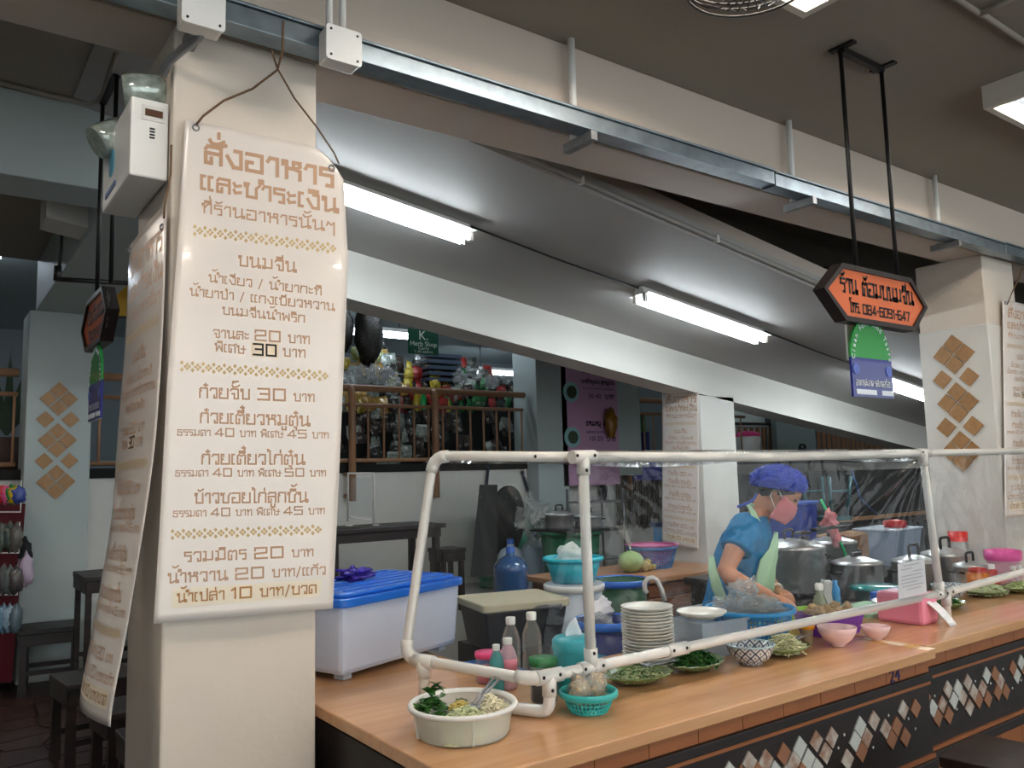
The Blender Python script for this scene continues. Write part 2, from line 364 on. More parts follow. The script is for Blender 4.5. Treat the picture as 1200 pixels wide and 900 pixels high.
LOW = {'ุ': [[(-.35, -.2), (-.15, -.2), (-.15, -.5)]], 'ู': [[(-.5, -.2), (-.5, -.5), (-.15, -.5), (-.15, -.2)]]}


def layout(segs):
    """segs: [(text, size)] -> strokes [(pts, size)] in line units, total width"""
    x = 0; out = []
    for text, sz in segs:
        hi = 0; N = len(text)
        for i, ch in enumerate(text):
            if ch in G:
                wd, st = G[ch]
                for p in st: out.append(([(x+a*sz, b*sz) for a, b in p], sz))
                x += (wd+.22)*sz; last = x-.22*sz; hi = 0
            elif ch in UPM:
                for p in UPM[ch]: out.append(([(last+a*sz, b*sz) for a, b in p], sz))
                hi = 1
            elif ch in TON:
                nxt = text[i+1] if i+1 < N else ''
                base = 1.62 if (hi or nxt == 'ำ') else 1.22
                for p in TON[ch]: out.append(([(last+a*sz, (base+b)*sz) for a, b in p], sz))
            elif ch in LOW:
                for p in LOW[ch]: out.append(([(last+a*sz, b*sz) for a, b in p], sz))
    return out, x-.2


def ribbons(segs, L, R, h, th=.18):
    """quads in the plane of L,R (pixels-like 2d, y down); h = letter height"""
    st, W = layout(segs); L = Vector(L); R = Vector(R); ex = (R-L)/W; ey = Vector((0, -h)); quads = []
    for pts, sz in st:
        P = [L+ex*a+ey*b for a, b in pts]; t = th*h*sz*.5
        for a, b in zip(P, P[1:]):
            d = (b-a)
            if d.length < 1e-9: continue
            d.normalize(); n = Vector((-d.y, d.x))*t; e = d*t*.9
            quads.append([a-e+n, b+e+n, b+e-n, a-e-n])
    return quads


S1 = 'สั่งอาหาร'; S2 = 'และชำระเงิน'; S3 = 'ที่ร้านอาหารนั้นๆ'
PL = [  # segments, left px, right px, height px, material
 ([(S1, 1)], (241, 190), (391, 219), 19, TAN), ([(S2, 1)], (236, 221), (396, 249), 15, TAN), ([(S3, 1)], (237, 249), (393, 272), 10.5, TAN),
 ([('ขนมจีน', 1)], (280, 311), (347, 319), 11, TAN), ([('น้ำเงียว / น้ำยากะทิ', 1)], (245, 330), (377, 346), 8, TAN),
 ([('น้ำยาป่า / แกงเขียวหวาน', 1)], (223, 346), (392, 364), 8, TAN), ([('ขนมจีนน้ำพริก', 1)], (261, 368), (357, 378), 8, TAN),
 ([('จานละ ', 1), ('20', 1.35), (' บาท', 1)], (250, 395), (363, 403), 8.5, TAN), ([('พิเศษ ', 1)], (252, 411), (292, 415), 8.5, TAN), ([('30', 1)], (297, 415.5), (325, 417.5), 12.5, BLK), ([('บาท', 1)], (332, 417), (358, 419), 8.5, TAN),
 ([('ก๋วยจั๊บ ', 1), ('30', 1.15), (' บาท', .75)], (234, 465.6), (368, 470.6), 11, TAN), ([('ก๋วยเตี๋ยวหมูตุ๋น', 1)], (235, 495), (363, 499), 11, TAN),
 ([('ธรรมดา ', 1), ('40', 1.35), (' บาท พิเศษ ', 1), ('45', 1.35), (' บาท', 1)], (208, 510), (385, 513.6), 6.5, TAN),
 ([('ก๋วยเตี๋ยวไก่ตุ๋น', 1)], (236.6, 543.6), (357, 544), 11, TAN),
 ([('ธรรมดา ', 1), ('40', 1.35), (' บาท พิเศษ ', 1), ('50', 1.35), (' บาท', 1)], (205.6, 558), (382, 558), 6.5, TAN),
 ([('ข้าวซอยไก่ลูกชิ้น', 1)], (228.6, 589.4), (360.6, 588), 11, TAN),
 ([('ธรรมดา ', 1), ('40', 1.35), (' บาท พิเศษ ', 1), ('45', 1.35), (' บาท', 1)], (203, 605.6), (380.6, 602), 6.5, TAN),
 ([('รวมมิตร ', 1), ('20', 1.15), (' บาท', .75)], (216.4, 658), (366.6, 651.4), 10.5, TAN),
 ([('น้ำหวาน ', 1), ('20', 1.15), (' บาท/แก้ว', .8)], (197.4, 683), (381, 672.6), 10.5, TAN),
 ([('น้ำเปล่า ', 1), ('10', 1.25), (' บาท/ขวด', .95)], (208, 705.6), (370.6, 694.4), 9.5, TAN3),
]
PAT = [((228, 270), (396, 292), 13), ((213, 429), (387, 441), 12.5), ((202, 626.4), (379, 620.4), 12)]
LX = [(0, 217), (.27, 207), (.52, 196), (.78, 188), (1, 180)]; RX = [(0, 400), (.1, 404), (.24, 408), (.42, 404), (.72, 397), (1, 390)]


def lerp(T, v):
    if v <= T[0][0]: return T[0][1]
    for (a, p), (b, q) in zip(T, T[1:]):
        if v <= b: return p+(q-p)*(v-a)/(b-a)
    return T[-1][1]


def uv(px, py):
    v = .5; u = .5
    for _ in range(12):
        xl, xr = lerp(LX, v), lerp(RX, v); u = (px-xl)/(xr-xl); v = (py-(140*(1-u)+178*u))/(591*(1-u)+535*u)
    return u, v


PR = []
for segs, L, R, h, m in PL: PR.append((m, [[uv(p.x, p.y) for p in q] for q in ribbons(segs, L, R, h, .23 if h > 14 else .18)]))
for L, R, h in PAT:
    qs = []; L = Vector(L); R = Vector(R); n = 14
    for i in range(n):
        c = L+(R-L)*((i+.5)/n)
        for a in (-1, 1):
            for b in (-1, 1):
                if True:
                    e = (R-L).length/n*.16; o = c+(R-L)/n*(.19*(a+b)/1.0*.5)*1.05+Vector((0, h*.19*(a-b)*.5*1.05)); k = e*1.0
                    qs.append([uv(o.x, o.y-k*1.05), uv(o.x+k, o.y), uv(o.x, o.y+k*1.05), uv(o.x-k, o.y)])
        for s in (-1, 1):
            o = L+(R-L)*(i/n)+Vector((0, s*h*.33)); k = 2.3; qs.append([uv(o.x, o.y-k*1.2), uv(o.x+k, o.y), uv(o.x, o.y+k*1.2), uv(o.x-k, o.y)])
    PR.append((TAN2, qs))


def poster(name, S, off, label, detail=True, group=None, cut=.06):
    t = thing(name, label, 'poster', tuple(S(.5, 0)), 0, group); o0 = Vector(S(.5, 0))

    def sh(u, v):
        if cut and u > .8 and v < .07: v = max(v, cut*((u-.8)/.2)**2)
        return Vector(S(u, v))-o0
    MB().grid(sh, 24, 60).build('sheet', PAPER, t, solid=.0012)
    off = Vector(off)
    for u, v in ((.07, .012), (.93, .04)):
        c = Vector(S(u, v))-o0+off
        n = off.normalized(); a = Vector((0, 0, 1)); b = n.cross(a)
        MB().tube([c+(a*math.cos(k*PI/6)+b*math.sin(k*PI/6))*.009 for k in range(13)], .0028, 6).build('grommet', STEELD, t)
    st = MB()
    for u, v in [uv(296, 401)]: pass
    q = [uv(294.5, 401), uv(327, 402), uv(326, 419.5), uv(294, 418)]
    st.add([Vector(S(*p))-o0+off*.7 for p in q], [(0, 1, 2, 3)]).build('price_sticker', mat('sticker', (226, 206, 180), .5), t)
    q = [uv(202, 690), uv(377, 679), uv(374, 699), uv(201, 712.5)]
    MB().grid(lambda u, v: (Vector(S(*[(1-u)*((1-v)*q[0][i]+v*q[3][i])+u*((1-v)*q[1][i]+v*q[2][i]) for i in (0, 1)]))-o0+off*.7), 8, 2).build('bottom_sticker', mat('sticker2', (234, 222, 200), .4), t)
    for m, quads in PR:
        b = MB()
        for k in quads: b.add([Vector(S(*p))-o0+off for p in k], [(0, 1, 2, 3)])
        b.build('lettering' if m is not TAN2 else 'ornament_band', m, t)['kind'] = 'stuff'
    return t


def S_front(u, v):
    x = lerp(LX, v)*(1-u)+lerp(RX, v)*u; y = (140+591*v)*(1-u)+(178+535*v)*u
    d = 2.395-.012*math.sin(PI*u)-.035*max(0, u-.6)*(1.3-v)
    return at(x, y, Y=d)


poster('hanging_poster', S_front, (0, -.0016, 0), 'large glossy cream food price poster hanging on front of the nearest pillar')
LL = [(0, 152), (.21, 147), (.41, 138), (.57, 133), (.64, 128), (.83, 110), (1, 92)]; LR = [(0, 195), (.1, 194), (.27, 190), (.46, 182), (.59, 171), (.7, 160), (.85, 145), (.94, 133), (1, 128)]
LYL = (290, 820); LYR = (238, 852)


def S_left(u, v):
    ss = lambda T, k: sum(lerp(T, min(1, max(0, v+j*.04))) for j in (-1, 0, 1))/3
    p0 = at(ss(LL, 0), LYL[0]+(LYL[1]-LYL[0])*v, Y=2.80); p1 = at(ss(LR, 0), LYR[0]+(LYR[1]-LYR[0])*v, Y=2.385)
    p = p0.lerp(p1, u); p.x += -.018*math.sin(PI*u)*(.3+v); return p


poster('hanging_poster', S_left, (-.0015, -.0006, 0), 'glossy cream price poster curling off left side of the nearest pillar', cut=0)
poster('hanging_poster', lambda u, v: at(776, 459+176*v, X=5.512).lerp(at(819, 455+189*v, X=5.512), u)+Vector((-.01*math.sin(PI*u), 0, 0)), (-.002, 0, 0), 'small far cream price poster on the white pillar behind the plastic screen', cut=0)
poster('hanging_poster', lambda u, v: Vector((5.725-.235*v+.47*u, 2.392-.012*math.sin(PI*u), 2.61-1.40*v)), (0, -.0016, 0), 'cream price poster at right edge of the photo beside diamond tiles', cut=0)

# strings that hold the posters
STR = mat('jute_string', (110, 84, 60), .9)
t = tag(MB().tube([at(230, 146, Y=2.385), at(238, 136, Y=2.38), at(262, 118, Y=2.37), at(296, 104, Y=2.36), at(325, 82, Y=2.3), at(331, 60, Y=2.24), at(332, 25, Y=2.24)], .0035, 6).build('jute_string', STR), 'brown jute string tied from the left grommet to the metal trunking', 'string')
tag(MB().tube([at(318, 58, Y=2.27), at(325, 80, Y=2.298), at(345, 115, Y=2.34), at(372, 150, Y=2.36), at(392, 180, Y=2.365), at(397, 192, Y=2.37)], .0032, 6).build('jute_string', STR), 'frayed string running down to the curled right corner of the poster', 'string')
tag(MB().tube([at(201, 170, X=.55), at(200, 205, X=.545), at(193, 240, Y=2.37), at(192, 256, Y=2.37)], .003, 6).build('jute_string', STR), 'thin string hanging beside the white emergency light box', 'string')
tag(MB().tube([(5.76, 2.38, 2.58), at(1185, 345, Y=2.36), at(1192, 330, Y=2.34), at(1197, 315, Y=2.3)], .004, 6).build('jute_string', STR), 'string holding the poster at right edge of the photo', 'string')

# ================================================================= TRUNKING, BOXES, HANGERS
tr = thing('cable_trunking', 'long galvanised steel cable trunking under the ceiling beam', 'cable tray')
xs = [-1.5, 1.03, 3.20, 5.55, 9]
for i in range(4):
    z0, z1 = (2.872, 2.944) if i != 2 else (2.866, 2.938)
    MB().box(xs[i]+.003, xs[i+1]-.003, 2.272, 2.352, z0, z1-.012).build('channel', GALV, tr, .002)
    MB().box(xs[i]+.003, xs[i+1]-.003, 2.264, 2.36, z1-.009, z1).build('cover', GALV, tr, .002)
for x in (2.062, 3.49, 4.93, .60):
    h = thing('trunking_hanger', ('white painted trunking hanger rod from ceiling, ' + {2.062: 'leftmost of the three in view', 3.49: 'middle of the three in view', 4.93: 'rightmost, near the tiled pillar', .60: 'partly hidden above the nearest pillar'}[x]), 'bracket', (x, 2.31, 0))
    if x != .60: MB().tube([(0, .07, 2.87), (0, .07, CEIL)], .016, 8).build('rod', WHITE, h)
    MB().box(-.016, .016, -.05, .12, 2.828, 2.864).build('foot', STEELD, h)
    if x == .60: MB().tube([(0, .07, 2.87), (0, .07, CEIL)], .012, 8).build('rod', STEELD, h)


def jbox(x0, x1, z0, z1, label, pipes):
    b = thing('junction_box', label, 'junction box', ((x0+x1)/2, 2.2, z0)); w = x1-x0; h = z1-z0
    MB().box(-w/2, w/2, .005, .065, 0, h).build('body', PVC, b, .006)
    poly = rounded([(-w/2-.003, -.003), (w/2+.003, -.003), (w/2+.003, h+.003), (-w/2-.003, h+.003)], .012)
    MB().prism(poly, lambda a, c, d: (a, d, c), -.004, .005).build('cover', WHITE, b)
    for a, c in ((-w/2+.012, .012), (w/2-.012, .012), (-w/2+.012, h-.012), (w/2-.012, h-.012)):
        MB().tube([(a, -.006, c), (a, -.002, c)], .004, 8).build('screw', BLACKM, b)
    for q in pipes: MB().tube([(q, .035, h), (q, .035, CEIL-z0-.002)], .011, 10).build('conduit', PVC, b)
    return b


j1 = jbox(.53, .64, 2.795, 2.915, 'white square junction box at top left with bent metal conduit', [-.02, .02])
j2 = jbox(.943, 1.053, 2.81, 2.915, 'white square junction box at the near end of the steel trunking', [-.032, .012])
tag(MB().tube([at(238, 36, Y=2.25), at(232, 44, Y=2.27), at(214, 58, Y=2.33), at(198, 72, Y=2.40), at(190, 88, X=.53)], .013, 10).build('bent_conduit', STEELD), 'grey bent metal conduit between the junction box and the emergency light', 'pipe')
# emergency light
el = thing('emergency_light', 'white emergency light box with two glass lamp heads on the pillar side', 'emergency light', (.51, 2.45, 2.43))
MB().box(-.055, .048, 0, .42, 0, .235).build('housing', WHITE, el, .006)
MB().box(-.025, .035, -.003, .002, .17, .215).build('window_frame', PVC, el)
MB().box(-.018, .03, -.006, -.002, .183, .203).build('window', mat('amber_window', (92, 66, 52), .2), el)
for k in range(4): MB().box(-.004, .01, -.003, .0, .118+k*.009, .122+k*.009).build('vent_slot', BLK, el)
MB().prism(rounded([(.03, .10), (.11, .10), (.11, .18), (.03, .18)], .03), lambda a, c, d: (-.055-d, a+.2, c-.02), 0, .002).build('blue_emblem', mat('emblem_blue', (90, 170, 200), .4), el)
MB().box(-.058, -.054, .20, .36, .03, .045).build('blue_lettering', mat('print_blue', (70, 100, 160), .4), el)
for i, (cx, cy) in enumerate(((.0, .08), (.0, .30))):
    d = Vector((-.8, -.1, -.55)).normalized() if i else Vector((-.9, .25, -.1)).normalized(); c0 = Vector((cx+.06 if not i else cx, cy, .305 if not i else .25))
    s = MB().tube([c0, c0+d*.02, c0+d*.09, c0+d*.12], [.035, .052, .054, .05], 18).build('lamp_head', mat('lamp_glass', (196, 210, 200), .1, .3, var=.5, vscale=40, coat=1), el)
    MB().tube([c0+Vector((.0, 0, -.01)), Vector((cx, cy, .23))], .012, 8).build('swivel', BLACKM, el)
# ================================================================= HANGING SIGNS


def hexsign(kind, loc, rz, label, W=.765, H=.23, rods=(.27, .58), chars=True):
    s = thing('hexagon_sign', label, 'sign', loc, rz)
    hexp = [(0, H/2), (.135, H), (W-.12, H), (W, H/2), (W-.12, 0), (.135, 0)]
    inn = [(.025, H/2), (.145, H-.02), (W-.128, H-.02), (W-.025, H/2), (W-.128, .02), (.145, .02)]
    face_ = MB().prism(inn, lambda a, c, d: (a, d, c), -.002, .028).build('sign_face', ORNG, s)
    n = 6; b = MB()
    for i in range(n):
        j = (i+1) % n; a0, a1, c0, c1 = hexp[i], hexp[j], inn[i], inn[j]
        b.hexa([(a0[0], -.012, a0[1]), (a1[0], -.012, a1[1]), (c1[0], -.012, c1[1]), (c0[0], -.012, c0[1]), (a0[0], .04, a0[1]), (a1[0], .04, a1[1]), (c1[0], .04, c1[1]), (c0[0], .04, c0[1])])
    b.build('frame', DARKW, s)
    for i, r in enumerate(rods): MB().tube([(r, .014, H), (r-.002, .014, CEIL-loc[2]-.02)], .009, 8).build('rod', BLACKM, s)
    MB().box(rods[0], rods[1], 0, .028, CEIL-loc[2]-.03, CEIL-loc[2]-.005).build('top_bar', BLACKM, s)
    for r in rods: MB().box(r-.015, r+.015, -.05, .06, CEIL-loc[2]-.012, CEIL-loc[2]-.001).build('ceiling_plate', BLACKM, s)
    for segs, L, R, h in (([('ร้าน ต้อมขนมจีน', 1)], (.125, -.118), (.665, -.118), .052), ([('โทร. 084-6091-647', 1)], (.18, -.042), (.625, -.042), .036)):
        bb = MB()
        for q in ribbons(segs, L, R, h, .2): bb.add([(p.x, -.0035, -p.y) for p in q], [(0, 1, 2, 3)])
        bb.build('lettering', BLK, face_)['kind'] = 'stuff'
    return s


hexsign('a', (2.769, 1.79, 2.117), 0, 'orange hexagonal hanging sign with dark Thai lettering above the counter')
hexsign('b', (.60, 4.18, 2.14), -PI/2, 'hexagonal hanging sign seen nearly edge-on, left of the nearest pillar', .62, rods=(.24, .56))


def text(body, size, loc, rot, m, parent, name='lettering', align='CENTER', ext=.0006, sx=1):
    cu = bpy.data.curves.new(name, 'FONT'); cu.body = body; cu.size = size; cu.extrude = ext; cu.align_x = align; cu.materials.append(m); cu.resolution_u = 3
    q = bpy.data.objects.new('t', cu); me = bpy.data.meshes.new_from_object(q); bpy.data.objects.remove(q)
    if sx != 1: me.transform(Matrix.Diagonal((sx, 1, 1, 1)))
    o = bpy.data.objects.new(name, me); C.objects.link(o); o.parent = parent; o.location = loc; o.rotation_euler = rot; o['kind'] = 'stuff'
    return o


FR = (PI/2, 0, 0)


def badge(loc, rz, label):
    s = thing('arched_badge', label, 'sign', loc, rz)
    W = .29; H = .29
    arch = [(W/2*math.cos(a), .12+.17*math.sin(a)) for a in [PI*k/16 for k in range(17)]]
    MB().prism([(-W/2, .12)]+[(W/2, .12)]+arch[1:-1], lambda a, c, d: (a, d, c), 0, .008).build('green_panel', mat('badge_green', (30, 150, 60), .3, coat=.4), s)
    MB().box(-W/2, W/2, -.001, .009, -.035, .122).build('blue_panel', mat('badge_blue', (28, 40, 130), .3, coat=.4), s)
    wm = mat('badge_white', (225, 232, 240), .4)
    for a0, a1 in ((-.125, .015), (.055, .14)): MB().box(a0, a1, -.004, .0, -.025, -.005).build('white_strip', wm, s)
    for a in (-.118, .118): MB().tube([(a, -.004, .075), (a, -.001, .075)], .022, 18).build('seal', mat('seal_blue', (90, 110, 190), .4), s)
    for i, ch in enumerate('Clean Food Good Taste'):
        a = PI*(1-(i+.6)/21.2); text(ch, .032, (.122*math.cos(a), -.003, .115+.145*math.sin(a)-.004), (PI/2, -(a-PI/2), 0), wm, s, 'letter')
    bb = MB()
    for q in ribbons([('อาหารสะอาด รสชาติอร่อย'.replace('ติ', 'ต'), 1)], (-.125, -.01), (.125, -.01), .022, .16): bb.add([(p.x, -.003, -p.y) for p in q], [(0, 1, 2, 3)])
    bb.build('lettering', wm, s)['kind'] = 'stuff'
    MB().tube([(0, .004, .29), (0, .004, .315)], .004, 6).build('hook', BLACKM, s)
    return s


badge((3.097, 1.80, 1.86), 0, 'green and blue arched badge hanging under the orange sign')
badge((.60, 3.83, 1.86), -PI/2, 'green and blue arched badge seen side-on at left')
tag(MB().box(3.02, 3.2, 1.852, 1.86, 1.98, 2.15).build('plain_board', WHITE), 'plain whitish board hanging just behind the arched badge', 'board')

# ================================================================= LAMPS


def troffer(x0, label):
    t = thing('ceiling_light', label, 'ceiling light', (x0, 1.05, 0)); L, Wd = 1.22, .60
    z0 = CEIL-.11
    hs = MB(); hs.box(0, L, 0, .03, z0, CEIL-.001); hs.box(0, L, Wd-.03, Wd, z0, CEIL-.001); hs.box(0, .03, .03, Wd-.03, z0, CEIL-.001); hs.box(L-.03, L, .03, Wd-.03, z0, CEIL-.001)
    hs.box(.03, L-.03, .03, Wd-.03, CEIL-.02, CEIL-.001); hs.build('housing', mat('troffer_paint', (205, 200, 188), .5), t)
    for y in (.17, .43): MB().tube([(.06, y, CEIL-.06), (L-.06, y, CEIL-.06)], .016, 10).build('fluorescent_tube', TUBW, t)
    for k in range(5): MB().box(.2+k*.2, .203+k*.2, .03, Wd-.03, z0+.01, CEIL-.04).build('louvre', mat('louvre_mirror', (150, 165, 190), .15, .9), t)


troffer(1.33, 'recessed fluorescent ceiling light whose corner shows at the top edge')
troffer(3.93, 'boxed fluorescent ceiling light with blue mirrored louvre at right edge')
troffer(-1.27, 'fluorescent ceiling light outside the frame to the left')
qa = [o for o in C.objects if o.name.startswith('ceiling_light')][0]
qc = dup(qa, None); qc.location = (-1.9, 5.2, 0); qc['label'] = 'added unseen ceiling light brightening the upper left area, outside left of frame'  # extra light out of view, added to brighten the upper left
for i, x0 in enumerate((-.2, 2.6)):
    t = [o for o in C.objects if o.name.startswith('ceiling_light')][0]
    c = dup(t, None); c.location = (x0, -1.6, 0); c['label'] = ('first', 'second')[i]+' fluorescent ceiling light behind the camera from the left'


def battens(xa, label, y=3.86, L=1.27, m=TUBC, full=True):
    za, zb = sl(xa), sl(xa+L); t = thing('tube_light', label, 'tube light', (xa, y, 0))
    d = Vector((L, 0, zb-za))
    p = lambda s, dy, dz: Vector((d.x*s, dy, za+d.z*s+dz))
    MB().hexa([p(0, -.05, -.05), p(1, -.05, -.05), p(1, .05, -.05), p(0, .05, -.05), p(0, -.03, -.002), p(1, -.03, -.002), p(1, .03, -.002), p(0, .03, -.002)]).build('batten', WHITE, t)
    MB().hexa([p(0, -.10, -.055), p(1, -.10, -.055), p(1, .10, -.055), p(0, .10, -.055), p(0, -.05, -.048), p(1, -.05, -.048), p(1, .05, -.048), p(0, .05, -.048)]).build('reflector', WHITE, t)
    for dy in (-.045, .045):
        MB().tube([p(.025, dy, -.085), p(.975, dy, -.085)], .019, 10).build('fluorescent_tube', m, t)
        for s in (.0, .985): MB().hexa([p(s, dy-.014, -.105), p(s+.018, dy-.014, -.105), p(s+.018, dy+.014, -.105), p(s, dy+.014, -.105), p(s, dy-.014, -.05), p(s+.018, dy-.014, -.05), p(s+.018, dy+.014, -.05), p(s, dy+.014, -.05)]).build('lamp_holder', PVC, t)
    return t


battens(1.24, 'twin fluorescent tube light on the sloping slab beside the big poster')
battens(3.87, 'twin fluorescent tube light on the middle of the sloping slab')
battens(6.5, 'twin fluorescent tube light partly hidden behind the arched badge')
for xa, xb in ((2.52, 3.87), (5.15, 6.5)):
    tag(MB().tube([(xa, 3.83, sl(xa)-.012), ((xa+xb)/2, 3.86, sl((xa+xb)/2)-.012), (xb, 3.86, sl(xb)-.012)], .006, 6).build('lamp_cable', BLACKM), 'thin dark cable on the slab between '+('first and second tube lights' if xa < 3 else 'second and third tube lights'), 'cable')
t = thing('slab_conduit', 'grey conduit clipped along the near edge of the sloping slab', 'pipe')
cp = [(2.12+.5*k, 2.985, sl(2.12+.5*k)+.03) for k in range(14)]
MB().tube(cp, .016, 8).build('pipe', mat('conduit_grey', (150, 148, 142), .5), t)
for k in range(1, 13, 2): MB().box(cp[k][0]-.01, cp[k][0]+.01, 2.965, 3.0, cp[k][2]-.02, cp[k][2]+.02).build('clip', PVC, t)
t = thing('ceiling_conduit', 'painted conduit bending along the ceiling at upper left', 'pipe')
MB().tube([at(-20, 92, Z=3.275), at(60, 113, Z=3.275), at(105, 121, Z=3.275), at(115, 117, Z=3.275), at(121, 108, Z=3.275), at(130, 80, Z=3.275), at(137, 60, Z=3.275)], .012, 8).build('pipe', CEILM, t)
t = thing('ceiling_conduit', 'painted conduit crossing the ceiling at upper right corner', 'pipe')
MB().tube([at(1110, -8, Z=3.275), at(1146, 15, Z=3.275), at(1156, 20, Z=3.275), at(1210, 56, Z=3.275)], .012, 8).build('pipe', CEILM, t)
MB().tube([at(1146, 16, Z=3.274), at(1165, 10, Z=3.274), at(1195, -8, Z=3.274)], .012, 8).build('branch', CEILM, t)
# ceiling fan cage at the very top
t = thing('ceiling_fan', 'black wire cage of a ceiling fan cut by the top edge', 'fan', tuple(at(880, -34, Z=3.0)))
for r, z in ((.2, 0), (.19, -.03), (.205, .02)):
    MB().tube([(r*math.cos(k*PI/18), r*math.sin(k*PI/18), z) for k in range(37)], .004, 6).build('cage_ring', BLACKM, t)
for k in range(24):
    a = k*PI/12; MB().tube([(0.03*math.cos(a), .03*math.sin(a), -.06), (.12*math.cos(a), .12*math.sin(a), -.055), (.2*math.cos(a), .2*math.sin(a), 0)], .0022, 5).build('cage_wire', BLACKM, t)
for k in range(3):
    a = k*2*PI/3; MB().grid(lambda u, v: (math.cos(a+.5*(v-.5))*(.04+.13*u), math.sin(a+.5*(v-.5))*(.04+.13*u), .02+.03*(v-.5)), 4, 4).build('blade', mat('fan_blade', (60, 70, 80), .4), t, solid=.003)
MB().tube([(0, 0, -.04), (0, 0, .29)], .02, 10).build('stem', BLACKM, t)
# beam ends / cable at left
t = thing('dark_cable_drop', 'dark cable dropping from ceiling to a horizontal pipe at left', 'cable')
MB().tube([Vector((at(73, 238, Y=5.2).x, 5.2, CEIL-.005)), at(73, 238, Y=5.2), at(72, 290, Y=5.2), at(69, 318, Y=5.2)], .009, 6).build('cable', BLACKM, t)
MB().tube([at(68, 312, Y=5.2), at(67, 329, Y=5.2)], .02, 8).build('sleeve', BLACKM, t)
MB().tube([at(65, 327, Y=5.2), at(150, 332, Y=5.2)], .014, 8).build('pipe', BLACKM, t)

# ================================================================= COUNTER
cn = thing('serving_counter', 'long wood-topped serving counter with a dark band of diamond tiles', 'counter')
MB().prism([(1.04, 1.665), (3.16, 1.665), (3.16, 2.41), (1.69, 2.41), (1.69, 3.35), (1.04, 3.35)], lambda a, b, d: (a, b, d), CT-.037, CT).build('worktop', COUNTER, cn, .004)
MB().box(3.164, 7.5, 1.70, 2.405, CT-.035, CT+.004).build('worktop', COUNTER, cn, .004)
MB().prism([(1.08, 1.77), (3.16, 1.77), (3.16, 2.38), (1.65, 2.38), (1.65, 3.30), (1.08, 3.30)], lambda a, b, d: (a, b, d), FLOOR, CT-.05).build('carcass', BANDM, cn)
MB().box(3.16, 7.5, 1.83, 2.38, FLOOR, CT-.05).build('carcass', BANDM, cn)
for X0, X1, y0 in ((1.07, 3.165, 1.70), (3.17, 7.5, 1.737)):
    x = X0
    while x < X1-.01:
        e = min(x+.2, X1); MB().box(x+.0015, e-.0015, y0, y0+.06, .770, CT-.038).build('brown_tile', STRIPT, cn); x = e
    MB().box(X0, X1, y0-.014, y0+.06, .739, .7695).build('dark_moulding', BANDM, cn, .003)
    MB().box(X0, X1, y0-.004, y0+.06, .724, .738).build('light_strip', STRIPT, cn)
    MB().box(X0, X1, y0+.006, y0+.06, .472, .723).build('dark_band', BANDM, cn)
    MB().box(X0, X1, y0-.004, y0+.06, .458, .472).build('light_strip', STRIPT, cn)
    MB().box(X0, X1, y0-.014, y0+.06, .418, .457).build('dark_moulding', BANDM, cn, .003)
    x = X0
    while x < X1-.01:
        e = min(x+.2, X1); MB().box(x+.0015, e-.0015, y0, y0+.06, FLOOR, .417).build('brown_tile', STRIPT, cn); x = e
MB().box(1.055, 1.075, 1.76, 3.3, FLOOR, CT-.05).build('end_panel', BANDM, cn)
WT = mat('white_mosaic', (206, 208, 200), .25, var=.1, vscale=20); BT = mat('brown_mosaic', (160, 112, 84), .3, var=.12, vscale=20); MT = mat('worn_mosaic', (206, 204, 194), .3, col2=(150, 104, 78), vscale=22)
z4 = lambda x, y: (980+x/5.4545, 740+y/5.4545); z3 = lambda x, y: (780+x/5.624, 740+y/5.624)
DT = [(z4(x, y), c) for x, y, c in ((148, 607, 'w'), (115, 700, 'w'), (190, 678, 'm'), (157, 768, 'b'), (236, 570, 'm'), (68, 820, 'm'), (310, 622, 'm'), (382, 605, 'b'), (350, 690, 'b'), (437, 675, 'b'), (423, 500, 'm'), (502, 490, 'b'),
      (568, 425, 'b'), (612, 490, 'w'), (672, 465, 'm'), (645, 550, 'b'), (715, 535, 'b'), (708, 370, 'm'), (773, 362, 'w'), (747, 440, 'w'), (803, 420, 'm'), (847, 485, 'm'), (835, 325, 'm'), (873, 388, 'm'), (930, 362, 'm'), (905, 437, 'b'), (965, 430, 'b'),
      (957, 280, 'w'), (1010, 272, 'b'), (1045, 318, 'm'), (1028, 388, 'b'), (1080, 383, 'b'), (1125, 235, 'b'), (1150, 282, 'w'), (1178, 200, 'w'), (1202, 245, 'b'))]
DT += [(z3(x, y), c) for x, y, c in ((415, 935, 'w'), (545, 865, 'm'), (655, 850, 'm'), (773, 805, 'b'), (880, 762, 'w'), (840, 860, 'm'), (935, 842, 'w'), (987, 722, 'm'), (1090, 697, 'm'), (1050, 800, 'm'), (990, 905, 'w'), (600, 935, 'b'), (715, 925, 'w'), (790, 950, 'm'), (895, 935, 'b'), (500, 950, 'b'))]
for (px, py), c in DT:
    y0 = 1.706 if px < 1076 else 1.743; p = at(px, py, Y=y0); k = .036
    if p.z < .50: continue
    MB().prism([(p.x, p.z+k), (p.x+k, p.z), (p.x, p.z-k), (p.x-k, p.z)], lambda a, b, d: (a, y0-d, b), 0, .005).build('mosaic_tile', {'w': WT, 'b': BT, 'm': MT}[c], cn)
for px, py in [z4(*q) for q in ((50, 660), (12, 745), (235, 742), (333, 537), (460, 558), (538, 545), (568, 575), (505, 622), (628, 412), (888, 318), (985, 332), (770, 497), (1065, 240), (1125, 362), (1180, 312))]:
    y0 = 1.706 if px < 1076 else 1.743; p = at(px, py, Y=y0); MB().ball(p-Vector((0, .001, 0)), .0055, .002, .0055, 8, 5).build('stud', WT, cn)
p = at(1049, 788, Y=1.699)
text('24', .062, (p.x-.005, 1.6975, .772), FR, mat('navy_ink', (22, 24, 82), .5), cn, 'number', sx=1.2)
